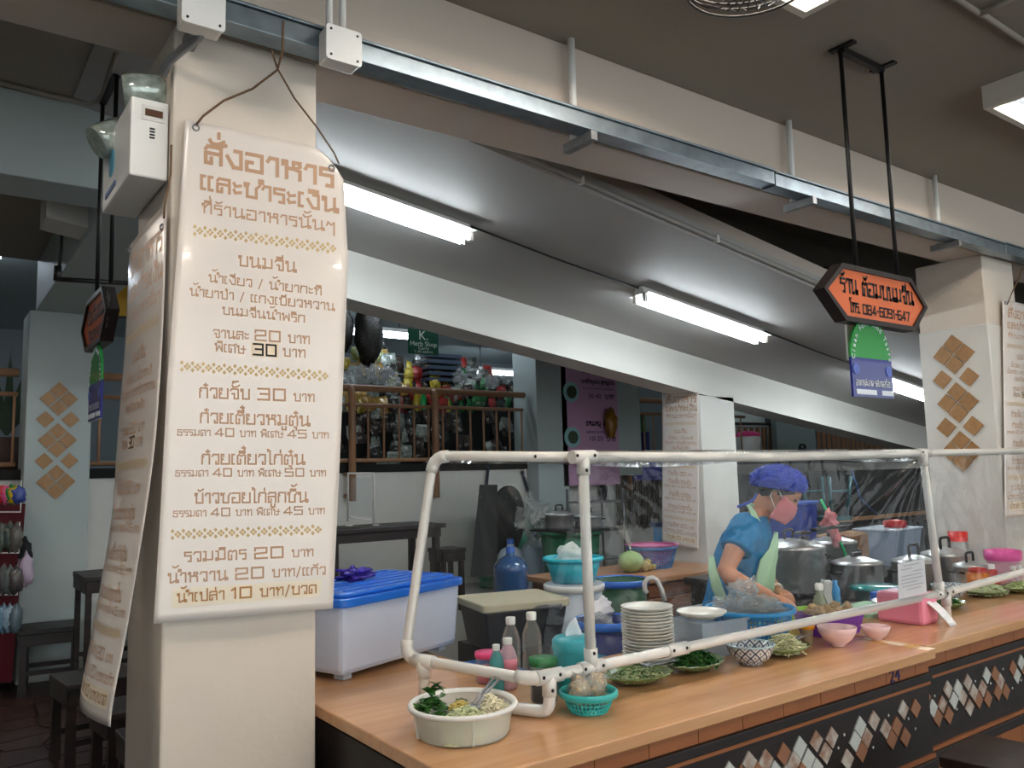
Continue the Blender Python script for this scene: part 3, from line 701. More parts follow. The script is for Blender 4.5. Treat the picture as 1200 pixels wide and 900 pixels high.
MB().prism([(3.145, 1.95), (3.163, 1.95), (3.163, 1.664), (3.10, 1.664), (3.11, 1.9)], lambda a, b, d: (a, b, d), CT+.0005, CT+.0015).build('yellow_tape', mat('yellow_tape', (200, 158, 70), .3), cn)
# low work shelf behind the counter
lt = thing('low_shelf', 'low dark shelf table behind the counter holding crates and buckets', 'table', (2.3, 2.9, 0))
MB().box(-.58, .62, -.42, .26, .47, .50).build('top', DARKW, lt)
for a in (-.55, .59):
    for b in (-.39, .23): MB().box(a-.025, a+.025, b-.025, b+.025, FLOOR, .47).build('leg', DARKW, lt)

# ================================================================= PVC FRAME AND SHEET
YF = 1.92; ZR = .978; ZT = 1.604
fr = thing('pvc_screen_frame', 'white PVC pipe frame on the counter carrying the clear plastic screen', 'frame')
R1 = .0165
ca = Vector((1.305, 2.42, ZR)); cb = Vector((1.44, YF, ZR)); ta = Vector((1.41, 2.40, ZT+.02)); T1 = Vector((1.661, YF, ZR)); T2 = Vector((3.72, YF, ZR)); U1 = Vector((1.656, YF, ZT)); U2 = Vector((3.665, YF, ZT))


def bend(a, b, c, r=.05, n=5):
    p = b+(a-b).normalized()*r; q = b+(c-b).normalized()*r
    return [p.lerp(b, t).lerp(b.lerp(q, t), t) for t in [k/n for k in range(n+1)]]


MB().tube([T2+Vector((4, 0, .12))]+[T2+Vector((.0, 0, 0))], R1, 12).build('lower_rail', PVC, fr)
MB().tube([T2, T1]+bend(T1, cb, ca, .05)+bend(cb, ca, ta, .05)+bend(ca, ta, U1, .045)+[U1], R1, 12).build('end_loop', PVC, fr)
MB().tube([U1, Vector((2.6, YF, ZT-.008)), U2, U2+Vector((4, 0, .02))], R1, 12).build('upper_rail', PVC, fr)
MB().tube([T1, U1], R1, 12).build('upright', PVC, fr); MB().tube([T2, U2], R1, 12).build('upright', PVC, fr)


def tee(c, d, arm=None):
    MB().tube([c-d*.045, c+d*.045], R1*1.28, 12).build('fitting', PVC, fr)
    if arm: MB().tube([c, c+arm*.055], R1*1.28, 12).build('fitting', PVC, fr)


X_ = Vector((1, 0, 0)); Z_ = Vector((0, 0, 1))
tee(T1, X_, Z_); tee(T2, X_, Z_); tee(U1, X_, -Z_); tee(U2, X_, -Z_)
tee(Vector((2.03, YF, ZR)), X_)
for k, b, kk in ((T1, cb, ca), (cb, ca, ta), (ca, ta, U1)):
    MB().tube(bend(k, b, kk, .055), R1*1.25, 12).build('elbow', PVC, fr)
# feet
fa = Vector((1.36, 2.41, CT+.001)); cc = ca.lerp(cb, .16); tee(cc, (cb-ca).normalized(), -Z_)
MB().tube([cc, Vector((cc.x, cc.y, CT))], R1, 12).build('foot', PVC, fr)
f1 = Vector((1.50, YF, ZR)); f2 = Vector((1.50, YF, CT+.018)); f3 = Vector((1.40, 2.10, CT+.018)); tee(f1, X_, -Z_)
MB().tube([f1]+bend(f1, f2, f3, .035)+[f3], R1*1.1, 12).build('foot', PVC, fr)
f4 = Vector((3.77, YF, ZR)); tee(f4, X_, -Z_); MB().tube([f4, Vector((3.77, YF, CT+.004))], R1, 12).build('foot', PVC, fr)
for c in (T1-X_*.035, T1+X_*.035, T1+Z_*.04, f1-X_*.03, f1+X_*.03, f1-Z_*.04, U1-X_*.035, U1+X_*.035, U1-Z_*.045, Vector((1.47, YF, ZR)), Vector((2.0, YF, ZR)), Vector((2.06, YF, ZR)), T2-X_*.03, T2+X_*.03, f4+X_*.03, U2-X_*.03, ca+(cb-ca)*.08, Vector((1.56, 2.05, 1.606))):
    MB().ball(c+Vector((-.004, -R1*1.28, .004)), .0055, .003, .0055, 8, 5).build('screw', BLACKM, fr)


RID = []
for a_, b_ in (((1074, 542), (962, 640)), ((1072, 548), (1000, 650)), ((1030, 540), (985, 602)), ((1003, 560), (958, 612)), ((1070, 560), (1040, 660)), ((1078, 545), (1066, 640)), ((655, 560), (612, 640)), ((600, 545), (560, 640)), ((705, 556), (692, 600)), ((716, 600), (735, 650)), ((1000, 548), (960, 545)), ((548, 548), (520, 640)), ((585, 548), (545, 700)), ((700, 545), (760, 620))):
    RID.append((at(*a_, Y=1.91), at(*b_, Y=1.91), random.uniform(.006, .012), random.uniform(.007, .012)))


def wr(x, z, sd=0):
    s = 0
    for A, B, h_, w_ in RID:
        dx, dz = B.x-A.x, B.z-A.z; q = max(0, min(1, ((x-A.x)*dx+(z-A.z)*dz)/(dx*dx+dz*dz))); dd = math.hypot(x-A.x-q*dx, z-A.z-q*dz)
        if dd < .04: s -= h_*math.exp(-(dd/w_)**2)*(1-q)**.5
    for cx, cz in ((3.66, 1.60), (1.45, 1.60)):
        a = math.atan2(z-cz, x-cx+.001); d = math.hypot(x-cx, z-cz); s += .010*math.sin(a*26+sd)*math.exp(-d*2.2)*min(1, d*6)
    return s+.012*noise.noise(Vector((x*3, z*4, sd)))+.004*noise.noise(Vector((x*14, z*5, sd+3)))


sh = thing('plastic_sheet', 'clear wrinkled plastic sheet stretched over the white pipe frame', 'plastic screen')
MB().grid(lambda u, v: (1.44+(.216*(v))+(3.665-1.44-.216*v)*u, YF-.012+wr(1.44+2.22*u, .985+.61*v), .985+.625*v), 320, 90).build('front_panel', FILM, sh)
MB().grid(lambda u, v: (3.665+3.3*u, YF-.012+wr(3.665+3.3*u, .985+.61*v, 5), .985+.08*u+.61*v), 120, 30).build('side_panel', FILM, sh)


def endp(u, v):
    a = ca.lerp(cb, u); b = ta.lerp(U1, u); p = a.lerp(b, v); w_ = wr(u*.6+1.3, .985+.61*v, 9); return p+Vector((-.8, -.5, 0))*w_


MB().grid(endp, 50, 40).build('end_panel', FILM, sh)
MB().grid(lambda u, v: ta.lerp(U1, u)+Vector((0, 0, R1+.002))+Vector((-.01+.05*math.sin(PI*v), .05*v, -.04*v*v)), 20, 6).build('top_fold', FILM, sh)
MB().grid(lambda u, v: (1.66+2.0*u, YF-.02*math.cos(PI*v)-.004*math.sin(40*u), ZT+.02*math.sin(PI*v)-.05*abs(v-.5)*(1+.4*math.sin(9*u))), 60, 8).build('top_fold', FILM, sh)
note = thing('paper_notice', 'white printed paper notice clipped on the plastic screen rail', 'paper'); qn = [at(1052, 661, Y=1.895), at(1083, 655, Y=1.895), at(1086, 694, Y=1.895), at(1053, 702, Y=1.895)]
MB().add(qn, [(3, 2, 1, 0)]).build('sheet', mat('notice_paper', (205, 208, 214), .5), note, solid=.001)
lb = MB()
for k, (a, b) in enumerate(((.2, .8), (.1, .5), (.55, .9), (.1, .85), (.1, .9), (.1, .7), (.15, .9), (.3, .8))):
    v = .1+.1*k; P0 = qn[0].lerp(qn[3], v); P1 = qn[1].lerp(qn[2], v); h = Vector((0, 0, .003))
    n_ = int((b-a)*14)
    for j in range(n_):
        s0 = a+(b-a)*j/n_; s1 = s0+(b-a)/n_*.7; A = P0.lerp(P1, s0); B = P0.lerp(P1, s1); o = Vector((0, -.002, 0)); lb.add([A+o, B+o, B+o+h, A+o+h], [(0, 1, 2, 3)])
lb.build('printed_lines', mat('grey_ink', (120, 122, 130), .6), note)['kind'] = 'stuff'

# ================================================================= OBJECTS ON THE COUNTER


def vat(px, py, D): return at(px, py, D=D)


# large storage box with blue lid
sb = thing('storage_box', 'large frosted plastic storage box with bright blue lid beside the nearest pillar', 'storage box', (1.44, 2.975, CT), math.radians(20))
MB().taper(0, 0, .022, .262, .315, .19, .328, .205).build('tub', mat('frosted_tub', (205, 216, 236), .35, alpha=.93), sb, .02)
MB().taper(-.02, .03, .03, .16, .17, .09, .16, .08).build('pink_content', mat('pale_pink_content', (232, 196, 190), .6), sb, .02)
lid = MB().prism(rounded([(-.345, -.225), (.345, -.225), (.345, .225), (-.345, .225)], .05), lambda a, b, d: (a, b, d), .255, .285).build('lid', BLUE, sb, .006)
MB().prism(rounded([(-.32, -.20), (.32, -.20), (.32, .20), (-.32, .20)], .05), lambda a, b, d: (a, b, d), .285, .300).build('lid_panel', BLUE, sb, .006)
for k in range(6): MB().box(-.27, .27, -.16+k*.06, -.145+k*.06, .299, .304).build('lid_rib', BLUE, sb, .002)
for a in (-.26, .26):
    for b in (-.13, .13): MB().box(a-.02, a+.02, b-.03, b+.02, .001, .024).build('foot', CLEAR, sb, .003)


def crumple(name, m, c, r, label, cat, seed=0, amp=.9, parent=None, n=28, mm=18, fr=9):
    b = MB().ball((0, 0, 0), r[0], r[1], r[2], n, mm, amp, fr, seed)
    o = b.build(name, m, parent); o.location = c
    return tag(o, label, cat) if not parent else o


cp_ = at(445, 668, D=3.05); crumple('candy_bag', mat('violet_foil', (78, 60, 190), .25, .3, var=.5, vscale=60, bump=.6, bscale=70), (1.40, 3.0, CT+.325), (.055, .04, .022), 'small shiny violet sweet packet lying on the blue lid', 'packet', 4, 1.3)

# round compartment tray
tb = thing('compartment_tub', 'round white plastic tub with four vegetable compartments and tongs, nearest on counter', 'food tub', (1.235, 1.965, CT))
TR = mat('tub_plastic', (224, 230, 224), .3, alpha=.42)
MB().lathe([(.118, .002), (.124, .01), (.136, .075), (.14, .078)], n=40).build('wall', TR, tb, solid=.002)
MB().lathe([(.0, .004), (.12, .004)], n=40).build('bottom', TR, tb, solid=.002)
MB().lathe([(.134, .076), (.147, .074), (.15, .080), (.147, .086), (.137, .085), (.134, .076)], n=48).build('rim', WHITE, tb)
MB().tube([(.048*math.cos(k*PI/12), .048*math.sin(k*PI/12)+.01, .066) for k in range(25)], .004, 6).build('centre_cup_rim', TR, tb)
MB().lathe([(.034, .004), (.048, .066)], (0, .01, 0), 20).build('centre_cup', TR, tb, solid=.002)
for a in (.45, 1.7, 2.9, 4.35):
    c, s_ = math.cos(a), math.sin(a); MB().hexa([(.045*c-.002*s_, .045*s_+.002*c+.01, .005), (.13*c-.002*s_, .13*s_+.002*c, .005), (.13*c+.002*s_, .13*s_-.002*c, .005), (.045*c+.002*s_, .045*s_-.002*c+.01, .005), (.045*c-.004*s_, .045*s_+.004*c+.01, .068), (.138*c-.004*s_, .138*s_+.004*c, .072), (.138*c+.004*s_, .138*s_-.004*c, .072), (.045*c+.004*s_, .045*s_-.004*c+.01, .068)]).build('divider', TR, tb)


def shreds(name, m, c, R, h, n, parent=None, ln=.035, wd=.0022, label=None, cat=None, seed=1, sy=1):
    rnd = random.Random(seed); b = MB()
    for _ in range(n):
        a = rnd.random()*2*PI; r = R*math.sqrt(rnd.random()); z = h*(1-(r/R)**1.6)*rnd.uniform(.55, 1)+.002
        p = Vector((c[0]+r*math.cos(a), c[1]+r*math.sin(a)*sy, c[2]+z)); d = rnd.random()*2*PI; q = Vector((math.cos(d), math.sin(d), rnd.uniform(-.45, .45)))*ln*rnd.uniform(.5, 1)
        b.tube([p-q*.5, p+Vector((0, 0, ln*.12)), p+q*.5], wd, 4, False)
    o = b.build(name, m, parent); o['kind'] = 'stuff'
    return o


def leaves(name, m, c, R, h, n, parent=None, s=.022, seed=2, sy=1):
    rnd = random.Random(seed); b = MB()
    for _ in range(n):
        a = rnd.random()*2*PI; r = R*math.sqrt(rnd.random()); z = h*(1-(r/R)**1.8)*rnd.uniform(.6, 1)+.003
        p = Vector((c[0]+r*math.cos(a), c[1]+r*math.sin(a)*sy, c[2]+z)); e = Matrix.Rotation(rnd.random()*6.28, 3, 'Z') @ Matrix.Rotation(rnd.uniform(-.7, .7), 3, 'X') @ Matrix.Rotation(rnd.uniform(-.5, .5), 3, 'Y')
        k = s*rnd.uniform(.6, 1.2); pts = [(0, -k, 0), (k*.35, -k*.3, k*.12), (k*.3, k*.4, k*.1), (0, k, -k*.1), (-k*.3, k*.4, k*.1), (-k*.35, -k*.3, k*.12), (0, 0, 0)]
        b.add([p+e @ Vector(q) for q in pts], [(0, 1, 6), (1, 2, 6), (2, 3, 6), (3, 4, 6), (4, 5, 6), (5, 0, 6)])
    o = b.build(name, m, parent); o['kind'] = 'stuff'
    return o


CAB = mat('shredded_cabbage', (214, 222, 176), .5, var=.15, vscale=50); BEAN = mat('bean_sprout', (226, 220, 190), .45)
MB().lathe([(0, .066), (.06, .062), (.10, .045), (.11, .006)], (-.035, -.062, 0), 24, .62, .40).build('cabbage_mound', CAB, tb)
shreds('shredded_cabbage', CAB, (-.035, -.062, .052), .06, .04, 320, tb, .028, sy=.6)
MB().lathe([(0, .068), (.03, .064), (.045, .05), (.05, .006)], (.072, -.03, 0), 18).build('sprout_mound', BEAN, tb)
shreds('bean_sprouts', BEAN, (.072, -.03, .055), .045, .04, 180, tb, .03, .0026, seed=3)
leaves('mint_leaves', LEAF, (-.072, .045, .055), .045, .045, 80, tb, .022)
leaves('basil_top', LEAF, (-.045, .075, .09), .025, .035, 14, tb, .026, 9)
shreds('chopped_greens', mat('yellow_pickle', (206, 186, 96), .4, var=.3, vscale=60), (0, .01, .062), .034, .02, 100, tb, .016, .003, seed=5)
leaves('herb_bits', LEAF, (.06, .08, .05), .035, .02, 25, tb, .010, 12)
tg = thing('tongs', 'steel serving tongs resting across the white vegetable tub', 'tongs', (1.235, 1.965, CT))
for s_ in (-1, 1):
    MB().tube([(.02, -.03-.008*s_, .078), (.07, .0-.008*s_, .096), (.15, .05-.012*s_, .115)], [.008, .006, .005], 8, flat=.5).build('arm', STEELD, tg)
    MB().ball((.012, -.036-.010*s_, .076), .018, .013, .006, 12, 6).build('scoop', STEELD, tg)


def dish(px, py, W, label, seed=0, name='leaf_plate', squash=.72, rz=0, Y=None):
    p = at(px, py, Z=CT); t = thing(name, label, 'plate', (p.x, p.y, CT+.001), rz)
    MB().lathe([(0, .004), (.5*W, .004), (.75*W, .014), (W, .03), (W*1.02, .032), (W*.99, .034), (.74*W, .019), (.48*W, .009), (0, .009)], n=48, sy=squash, wob=lambda a, r: 1+.045*math.cos(12*a)*(r/W)**3).build('dish', DISHG, t)
    return t


def tongs2(base, a, b, label):
    t = thing('tongs', label, 'tongs', base)
    for s_ in (-1, 1): MB().tube([Vector(a)+Vector((0, .006*s_, 0)), Vector(a).lerp(Vector(b), .5)+Vector((0, .010*s_, .004)), b], [.012, .005, .007], 8, flat=.4).build('arm', STEELD, t)
    return t


d1 = dish(748, 800, .125, 'scalloped green leaf plate with chopped sprouts and tongs, nearest leaf plate', rz=-.1)
shreds('chopped_vegetables', mat('pale_sprouts', (206, 214, 160), .5, var=.3, vscale=70), (0, 0, .014), .095, .032, 420, d1, .022, seed=6, sy=.7); leaves('chopped_herbs', LEAF, (0, 0, .018), .09, .034, 120, d1, .009, 7, .7)
tongs2((d1.location.x, d1.location.y, CT), (-.005, -.03, .06), (.15, -.035, .055), 'steel tongs lying over the first two leaf plates')
d2 = dish(815, 785, .125, 'green leaf plate heaped with dark green basil leaves', rz=.2)
leaves('basil_leaves', LEAF, (0, 0, .016), .10, .055, 380, d2, .018, 8, .72)
bw = thing('patterned_bowl', 'white bowl with dark blue lattice pattern between the green leaf plates', 'bowl', tuple(at(880, 778, Z=CT)))


def bowlpat():
    m = bpy.data.materials.new('lattice_glaze'); m.use_nodes = True; nt = m.node_tree; b = nt.nodes['Principled BSDF']; b.inputs['Roughness'].default_value = .2
    tc = nt.nodes.new('ShaderNodeTexCoord'); sp = nt.nodes.new('ShaderNodeSeparateXYZ'); nt.links.new(tc.outputs['Object'], sp.inputs[0])

    def M(op, a, b_=None):
        n = nt.nodes.new('ShaderNodeMath'); n.operation = op
        for i, q in enumerate((a, b_)):
            if q is None: continue
            if isinstance(q, (int, float)): n.inputs[i].default_value = q
            else: nt.links.new(q, n.inputs[i])
        return n.outputs[0]
    an = M('MULTIPLY', M('ARCTAN2', sp.outputs[1], sp.outputs[0]), 14/(2*PI)); z = M('MULTIPLY', sp.outputs[2], 30)
    f1 = M('ABSOLUTE', M('SUBTRACT', M('FRACT', M('ADD', M('ADD', an, z), 20)), .5)); f2 = M('ABSOLUTE', M('SUBTRACT', M('FRACT', M('ADD', M('SUBTRACT', an, z), 20)), .5))
    ln = M('LESS_THAN', M('MINIMUM', f1, f2), .085); dt = M('GREATER_THAN', M('MINIMUM', f1, f2), .40); mk = M('MAXIMUM', ln, dt)
    mx = nt.nodes.new('ShaderNodeMix'); mx.data_type = 'RGBA'; nt.links.new(mk, mx.inputs[0]); mx.inputs[6].default_value = lin((206, 212, 212)); mx.inputs[7].default_value = lin((34, 44, 78)); nt.links.new(mx.outputs[2], b.inputs['Base Color'])
    return m


LAT = bowlpat(); RIMB = mat('pale_blue_rim', (170, 196, 206), .25)
bp_ = [(.035, .001), (.042, .003), (.04, .01), (.062, .02), (.078, .045), (.084, .068), (.0855, .070)]
MB().lathe(bp_+[(.080, .068), (.072, .045), (.056, .022), (0, .014)], n=40).build('bowl_body', LAT, bw); MB().lathe([(.083, .066), (.087, .069), (.0865, .073), (.081, .073), (.0805, .066)], n=40).build('rim', RIMB, bw)
d3 = dish(920, 767, .115, 'green leaf plate heaped with pale noodles beside the patterned bowl', rz=.15)
NOOD = mat('rice_noodles', (222, 220, 176), .4, var=.1, vscale=60)
MB().lathe([(0, .055), (.04, .05), (.085, .012)], n=20, sy=.75).build('noodle_core', NOOD, d3)
shreds('noodles', NOOD, (0, 0, .014), .085, .06, 420, d3, .05, .0024, seed=11, sy=.75)
tongs2((d3.location.x, d3.location.y, CT), (.05, 0, .05), (.16, .0, .052), 'steel tongs resting on the noodle plate')
# yellow capped shaker
sk = thing('shaker_jar', 'small clear jar with orange-yellow domed cap by the blue basket', 'jar', tuple(at(947, 755, Z=CT)))
MB().lathe([(0, .001), (.018, .001), (.024, .06), (.026, .062)], n=16).build('glass', mat('seasoning', (186, 168, 140), .4), sk); MB().lathe([(.028, .06), (.031, .066), (.03, .082), (.02, .092), (0, .095)], n=18).build('cap', mat('orange_cap', (240, 160, 30), .35), sk)


def smallbowl(px, py, s, label):
    t = thing('pink_bowl', label, 'bowl', tuple(at(px, py, Z=CT+.001)))
    MB().lathe([(.3*s, 0), (.34*s, .002), (.34*s, .08*s), (.7*s, .35*s), (.92*s, .7*s), (s, .98*s), (.985*s, s), (.95*s, .98*s), (.85*s, .66*s), (.6*s, .3*s), (0, .2*s)], n=32).build('bowl_body', mat('pale_pink_melamine', (240, 205, 204), .3), t)
    return t


b1 = smallbowl(982, 757, .074, 'pale pink bowl with dark chilli rounds, larger of the two pink bowls')
for a in ((-.02, .01), (.025, .015)): MB().ball((a[0], a[1], .042), .022, .02, .012, 12, 6).build('chilli_paste', mat('chilli_paste', (110, 56, 34), .5), b1)
smallbowl(1027, 750, .056, 'small empty pale pink bowl, lower and further right of the two')
# purple crate with fried snacks
pc = thing('purple_basket', 'purple rectangular basket with packets of crispy snacks behind the pink bowls', 'basket', (3.13, 2.09, CT), math.radians(-8))
PUR = mat('purple_plastic', (128, 62, 168), .35)
MB().taper(0, 0, .002, .006, .09, .055, .09, .055).build('base', PUR, pc)
for a in (-1, 1):
    MB().hexa([(-.10, a*.06, .002), (.10, a*.06, .002), (.10, a*.064, .002), (-.10, a*.064, .002), (-.12, a*.075, .09), (.12, a*.075, .09), (.12, a*.08, .09), (-.12, a*.08, .09)]).build('side', PUR, pc)
    MB().hexa([(a*.10, -.062, .002), (a*.104, -.062, .002), (a*.104, .062, .002), (a*.10, .062, .002), (a*.12, -.078, .09), (a*.125, -.078, .09), (a*.125, .078, .09), (a*.12, .078, .09)]).build('side', PUR, pc)
for k in range(12): MB().ball((-.08+.032*(k % 6)+random.uniform(-.008, .008), -.03+.06*(k//6), .085+random.uniform(0, .02)), .026, .024, .02, 10, 7, .8, 9, k).build('crispy_snack', mat('fried_snack', (214, 178, 128), .6, var=.3, vscale=40), pc)
# sauce bottle
ss = thing('sauce_bottle', 'clear sauce bottle with white cap and coloured label beside the lime tray', 'bottle', tuple(at(963, 742, Z=CT)))
MB().lathe([(0, .001), (.03, .001), (.032, .01), (.032, .12), (.022, .15), (.014, .165), (.014, .18)], n=20).build('glass', mat('sauce_glass', (150, 160, 130), .15, alpha=.75, coat=1), ss)
MB().lathe([(.033, .03), (.0335, .03), (.0335, .085), (.033, .085)], n=20).build('label_band', mat('orange_label', (226, 160, 60), .5), ss); MB().lathe([(.017, .178), (.018, .2), (.012, .207), (0, .208)], n=16).build('cap', WHITE, ss)
# blue colander basket
BB = mat('sky_blue_plastic', (22, 148, 214), .35)


def basket(px, py, R, H, m, label, name='mesh_basket', r0=.7, nh=7, nv=44, Z=CT, loc=None, sy=1, rim=.008, cat='basket'):
    p = loc or at(px, py, Z=Z); t = thing(name, label, cat, (p[0], p[1], Z+.001))
    rr = lambda z: R*(r0+(1-r0)*(z/H)**.7)
    b = MB()
    for k in range(nv):
        a = 2*PI*k/nv; b.tube([(rr(z)*math.cos(a), rr(z)*math.sin(a)*sy, z) for z in (0.002, H*.3, H*.6, H)], R*.010+.0012, 4, False)
    for j in range(nh):
        z = H*(j+.5)/nh; b.tube([(rr(z)*math.cos(k*PI/18), rr(z)*math.sin(k*PI/18)*sy, z) for k in range(37)], R*.008+.0012, 4, False)
    b.build('mesh_wall', m, t)['kind'] = 'stuff'
    MB().lathe([(0, .003), (r0*R, .003)], n=32, sy=sy).build('bottom', m, t, solid=.003)
    MB().lathe([(R-.002, H-.02), (R+rim*1.6, H-.014), (R+rim*1.7, H-.002), (R+rim*.8, H+.003), (R-.002, H-.001), (R-.004, H-.02)], n=44, sy=sy).build('rim', m, t)
    return t


bb_ = basket(0, 0, .165, .135, BB, 'large sky-blue mesh basket full of clear plastic bags in front of the woman', loc=(2.76, 2.20), nv=52, nh=8)
MB().lathe([(.162, .118), (.166, .118), (.166, .137), (.176, .14), (.178, .133)], n=40).build('band', BB, bb_)
for i, (a, b, c, r) in enumerate(((0, .02, .13, .13), (-.04, .0, .17, .06), (.05, -.03, .14, .07))):
    MB().ball((a, b, c), r, r*.9, .035 if i != 1 else .07, 26, 16, 1.0, 10, i+3).build('clear_bag', BAGF, bb_)
# plate stack
pz = CT+.002; ps = at(767, 787, Z=CT)
PLT = mat('white_melamine', (226, 222, 212), .3)
for k in range(19):
    o = thing('dinner_plate', 'white dinner plate in tall stack behind the rail, ' + ('topmost of the stack' if k == 18 else 'lowest of the stack' if k == 0 else 'number %d from the bottom' % (k+1)), 'plate', (2.13+random.uniform(-.002, .002), 2.15, pz), 0, 'stack of white plates')
    if k == 0: base = MB().lathe([(0, .003), (.055, .0), (.06, .003), (.075, .006), (.0905, .0145), (.0925, .0165), (.0905, .018), (.074, .0105), (0, .007)], n=40).build('plate_body', PLT, o); pm = base
    else:
        c = pm.copy(); C.objects.link(c); c.parent = o
    pz += .0112
# clear box with bowl on top
cb_ = thing('clear_food_box', 'clear rectangular plastic box holding cutlery beside the plate stack', 'box', (2.50, 2.19, CT), math.radians(-6))
CLB = mat('clear_box_plastic', (198, 210, 222), .2, alpha=.42)
for q in ((-.115, .115, -.085, -.082), (-.115, .115, .082, .085), (-.115, -.112, -.085, .085), (.112, .115, -.085, .085)): MB().box(*q, .002, .125).build('side', CLB, cb_)
MB().box(-.115, .115, -.085, .085, .001, .004).build('base', CLB, cb_)
for q in ((-.122, .122, -.092, -.08), (-.122, .122, .08, .092), (-.122, -.11, -.08, .08), (.11, .122, -.08, .08)): MB().box(*q, .122, .130).build('rim', CLB, cb_)
crumple('white_bag', mat('white_bag', (226, 228, 230), .5), (0, 0, 0), (.06, .05, .035), '', '', 5, .9, cb_).location = (.03, 0, .04)
crumple('dark_bag', DARKC, (0, 0, 0), (.05, .05, .03), '', '', 8, .9, cb_).location = (-.05, 0, .035)
wb = thing('white_shallow_bowl', 'wide shallow white bowl lying on top of the clear box', 'bowl', (2.46, 2.19, CT+.131))
MB().lathe([(0, .003), (.045, 0), (.05, .004), (.08, .015), (.095, .028), (.093, .03), (.078, .018), (0, .008)], n=36).build('bowl_body', PLT, wb)
# pink tissue box
pk = thing('tissue_box', 'pink plastic tissue box with white tissue hanging out on the counter', 'tissue box', (3.60, 2.01, CT), math.radians(3))
MB().box(-.075, .075, -.105, .105, .002, .135).build('box_body', PINK, pk, .018)
MB().grid(lambda u, v: (-.04+.08*u*(1-.2*v)+.03*v, -.1-.085*v, .10-.095*v**1.4+.006*math.sin(6*u)*(1-v)), 10, 10).build('tissue', mat('tissue', (236, 238, 242), .8), pk, solid=.001)
bpy.data.objects['tissue'].location = (0, 0, 0)
# small teal mesh basket with snack bags, teal drum tissue
sbk = basket(0, 0, .078, .062, mat('teal_basket', (52, 178, 176), .35), 'small teal mesh basket holding bags of peanuts, nearest the camera', loc=(1.625, 1.895), r0=.62, nv=34, nh=5, rim=.005)
for k, (a, b) in enumerate(((-.03, 0), (.035, .01), (0, .03))):
    MB().ball((a, b, .065), .034, .02, .036, 18, 12, .6, 8, k).build('peanut_bag', mat('peanut_bag', (214, 186, 146), .3, var=.25, vscale=60, coat=.6), sbk)
    MB().ball((a, b, .068), .038, .023, .042, 20, 12, .9, 10, k+7).build('clear_wrap', BAGF, sbk)
td = thing('tissue_drum', 'teal cylindrical tissue dispenser with white tissue, behind the small basket', 'tissue box', (1.735, 2.085, CT))
MB().lathe([(0, .001), (.062, .001), (.066, .006), (.066, .135)], n=32).build('body', TEAL, td); MB().lathe([(.069, .132), (.071, .14), (.071, .165), (.062, .175), (.02, .178), (0, .177)], n=32).build('lid', TEAL, td)
MB().grid(lambda u, v: (-.03+.06*u*(1-.2*v), .008*math.sin(5*u+2*v), .175+.06*v*(1-(u-.65)**2*1.8)), 8, 8).build('tissue', mat('tissue', (236, 238, 242), .8), td, solid=.001)


def bottle(x, y, H, r, m, cap, label, extra=None):
    t = thing('bottle', label, 'bottle', (x, y, CT+.001))
    MB().lathe([(0, 0), (r*.85, 0), (r, .008), (r, H*.28), (r*.92, H*.33), (r, H*.38), (r, H*.62), (r*.75, H*.76), (r*.45, H*.86), (r*.42, H*.9)], n=22).build('plastic_body', m, t)
    MB().lathe([(r*.5, H*.88), (r*.52, H*.99), (r*.45, H), (0, H)], n=16).build('cap', cap, t)
    if extra: MB().lathe([(r*1.01, H*.38), (r*1.02, H*.38), (r*1.02, H*.6), (r*1.01, H*.6)], n=22).build('label_band', extra, t)
    return t


bottle(1.69, 2.37, .205, .033, GLASSY, WHITE, 'clear water bottle with white cap, left one of the tall pair'); bottle(1.765, 2.35, .215, .035, GLASSY, WHITE, 'clear water bottle with white cap, right one of the tall pair')
bottle(1.545, 2.25, .15, .024, mat('teal_liquid', (70, 180, 180), .2, alpha=.7), WHITE, 'small teal pump spray bottle with white top by the tub'); bottle(1.605, 2.27, .16, .030, mat('pinkish_bottle', (230, 190, 205), .3, alpha=.7), WHITE, 'short squeeze bottle with pink band between spray and water bottles', PINK)
for x, y, m, l, H in ((1.60, 2.075, mat('green_lid', (30, 130, 60), .4), 'clear jar with green lid and dark dried chilli behind the pipe foot', .13), (1.60, 2.38, mat('pink_lid', (235, 60, 130), .4), 'small jar with bright pink lid behind the spray bottle', .10)):
    t = thing('jar', l, 'jar', (x, y, CT+.001)); MB().lathe([(0, 0), (.04, 0), (.042, .006), (.042, H*.85)], n=24).build('glass', GLASSY, t)
    MB().lathe([(0, .003), (.037, .003), (.037, H*.5), (.02, H*.56), (0, H*.58)], n=18).build('content', mat('dried_chilli', (52, 22, 16), .6, var=.5, vscale=70) if 'green' in l else PINK, t); MB().lathe([(.043, H*.82), (.045, H*.84), (.045, H), (0, H+.002)], n=24).build('lid', m, t)
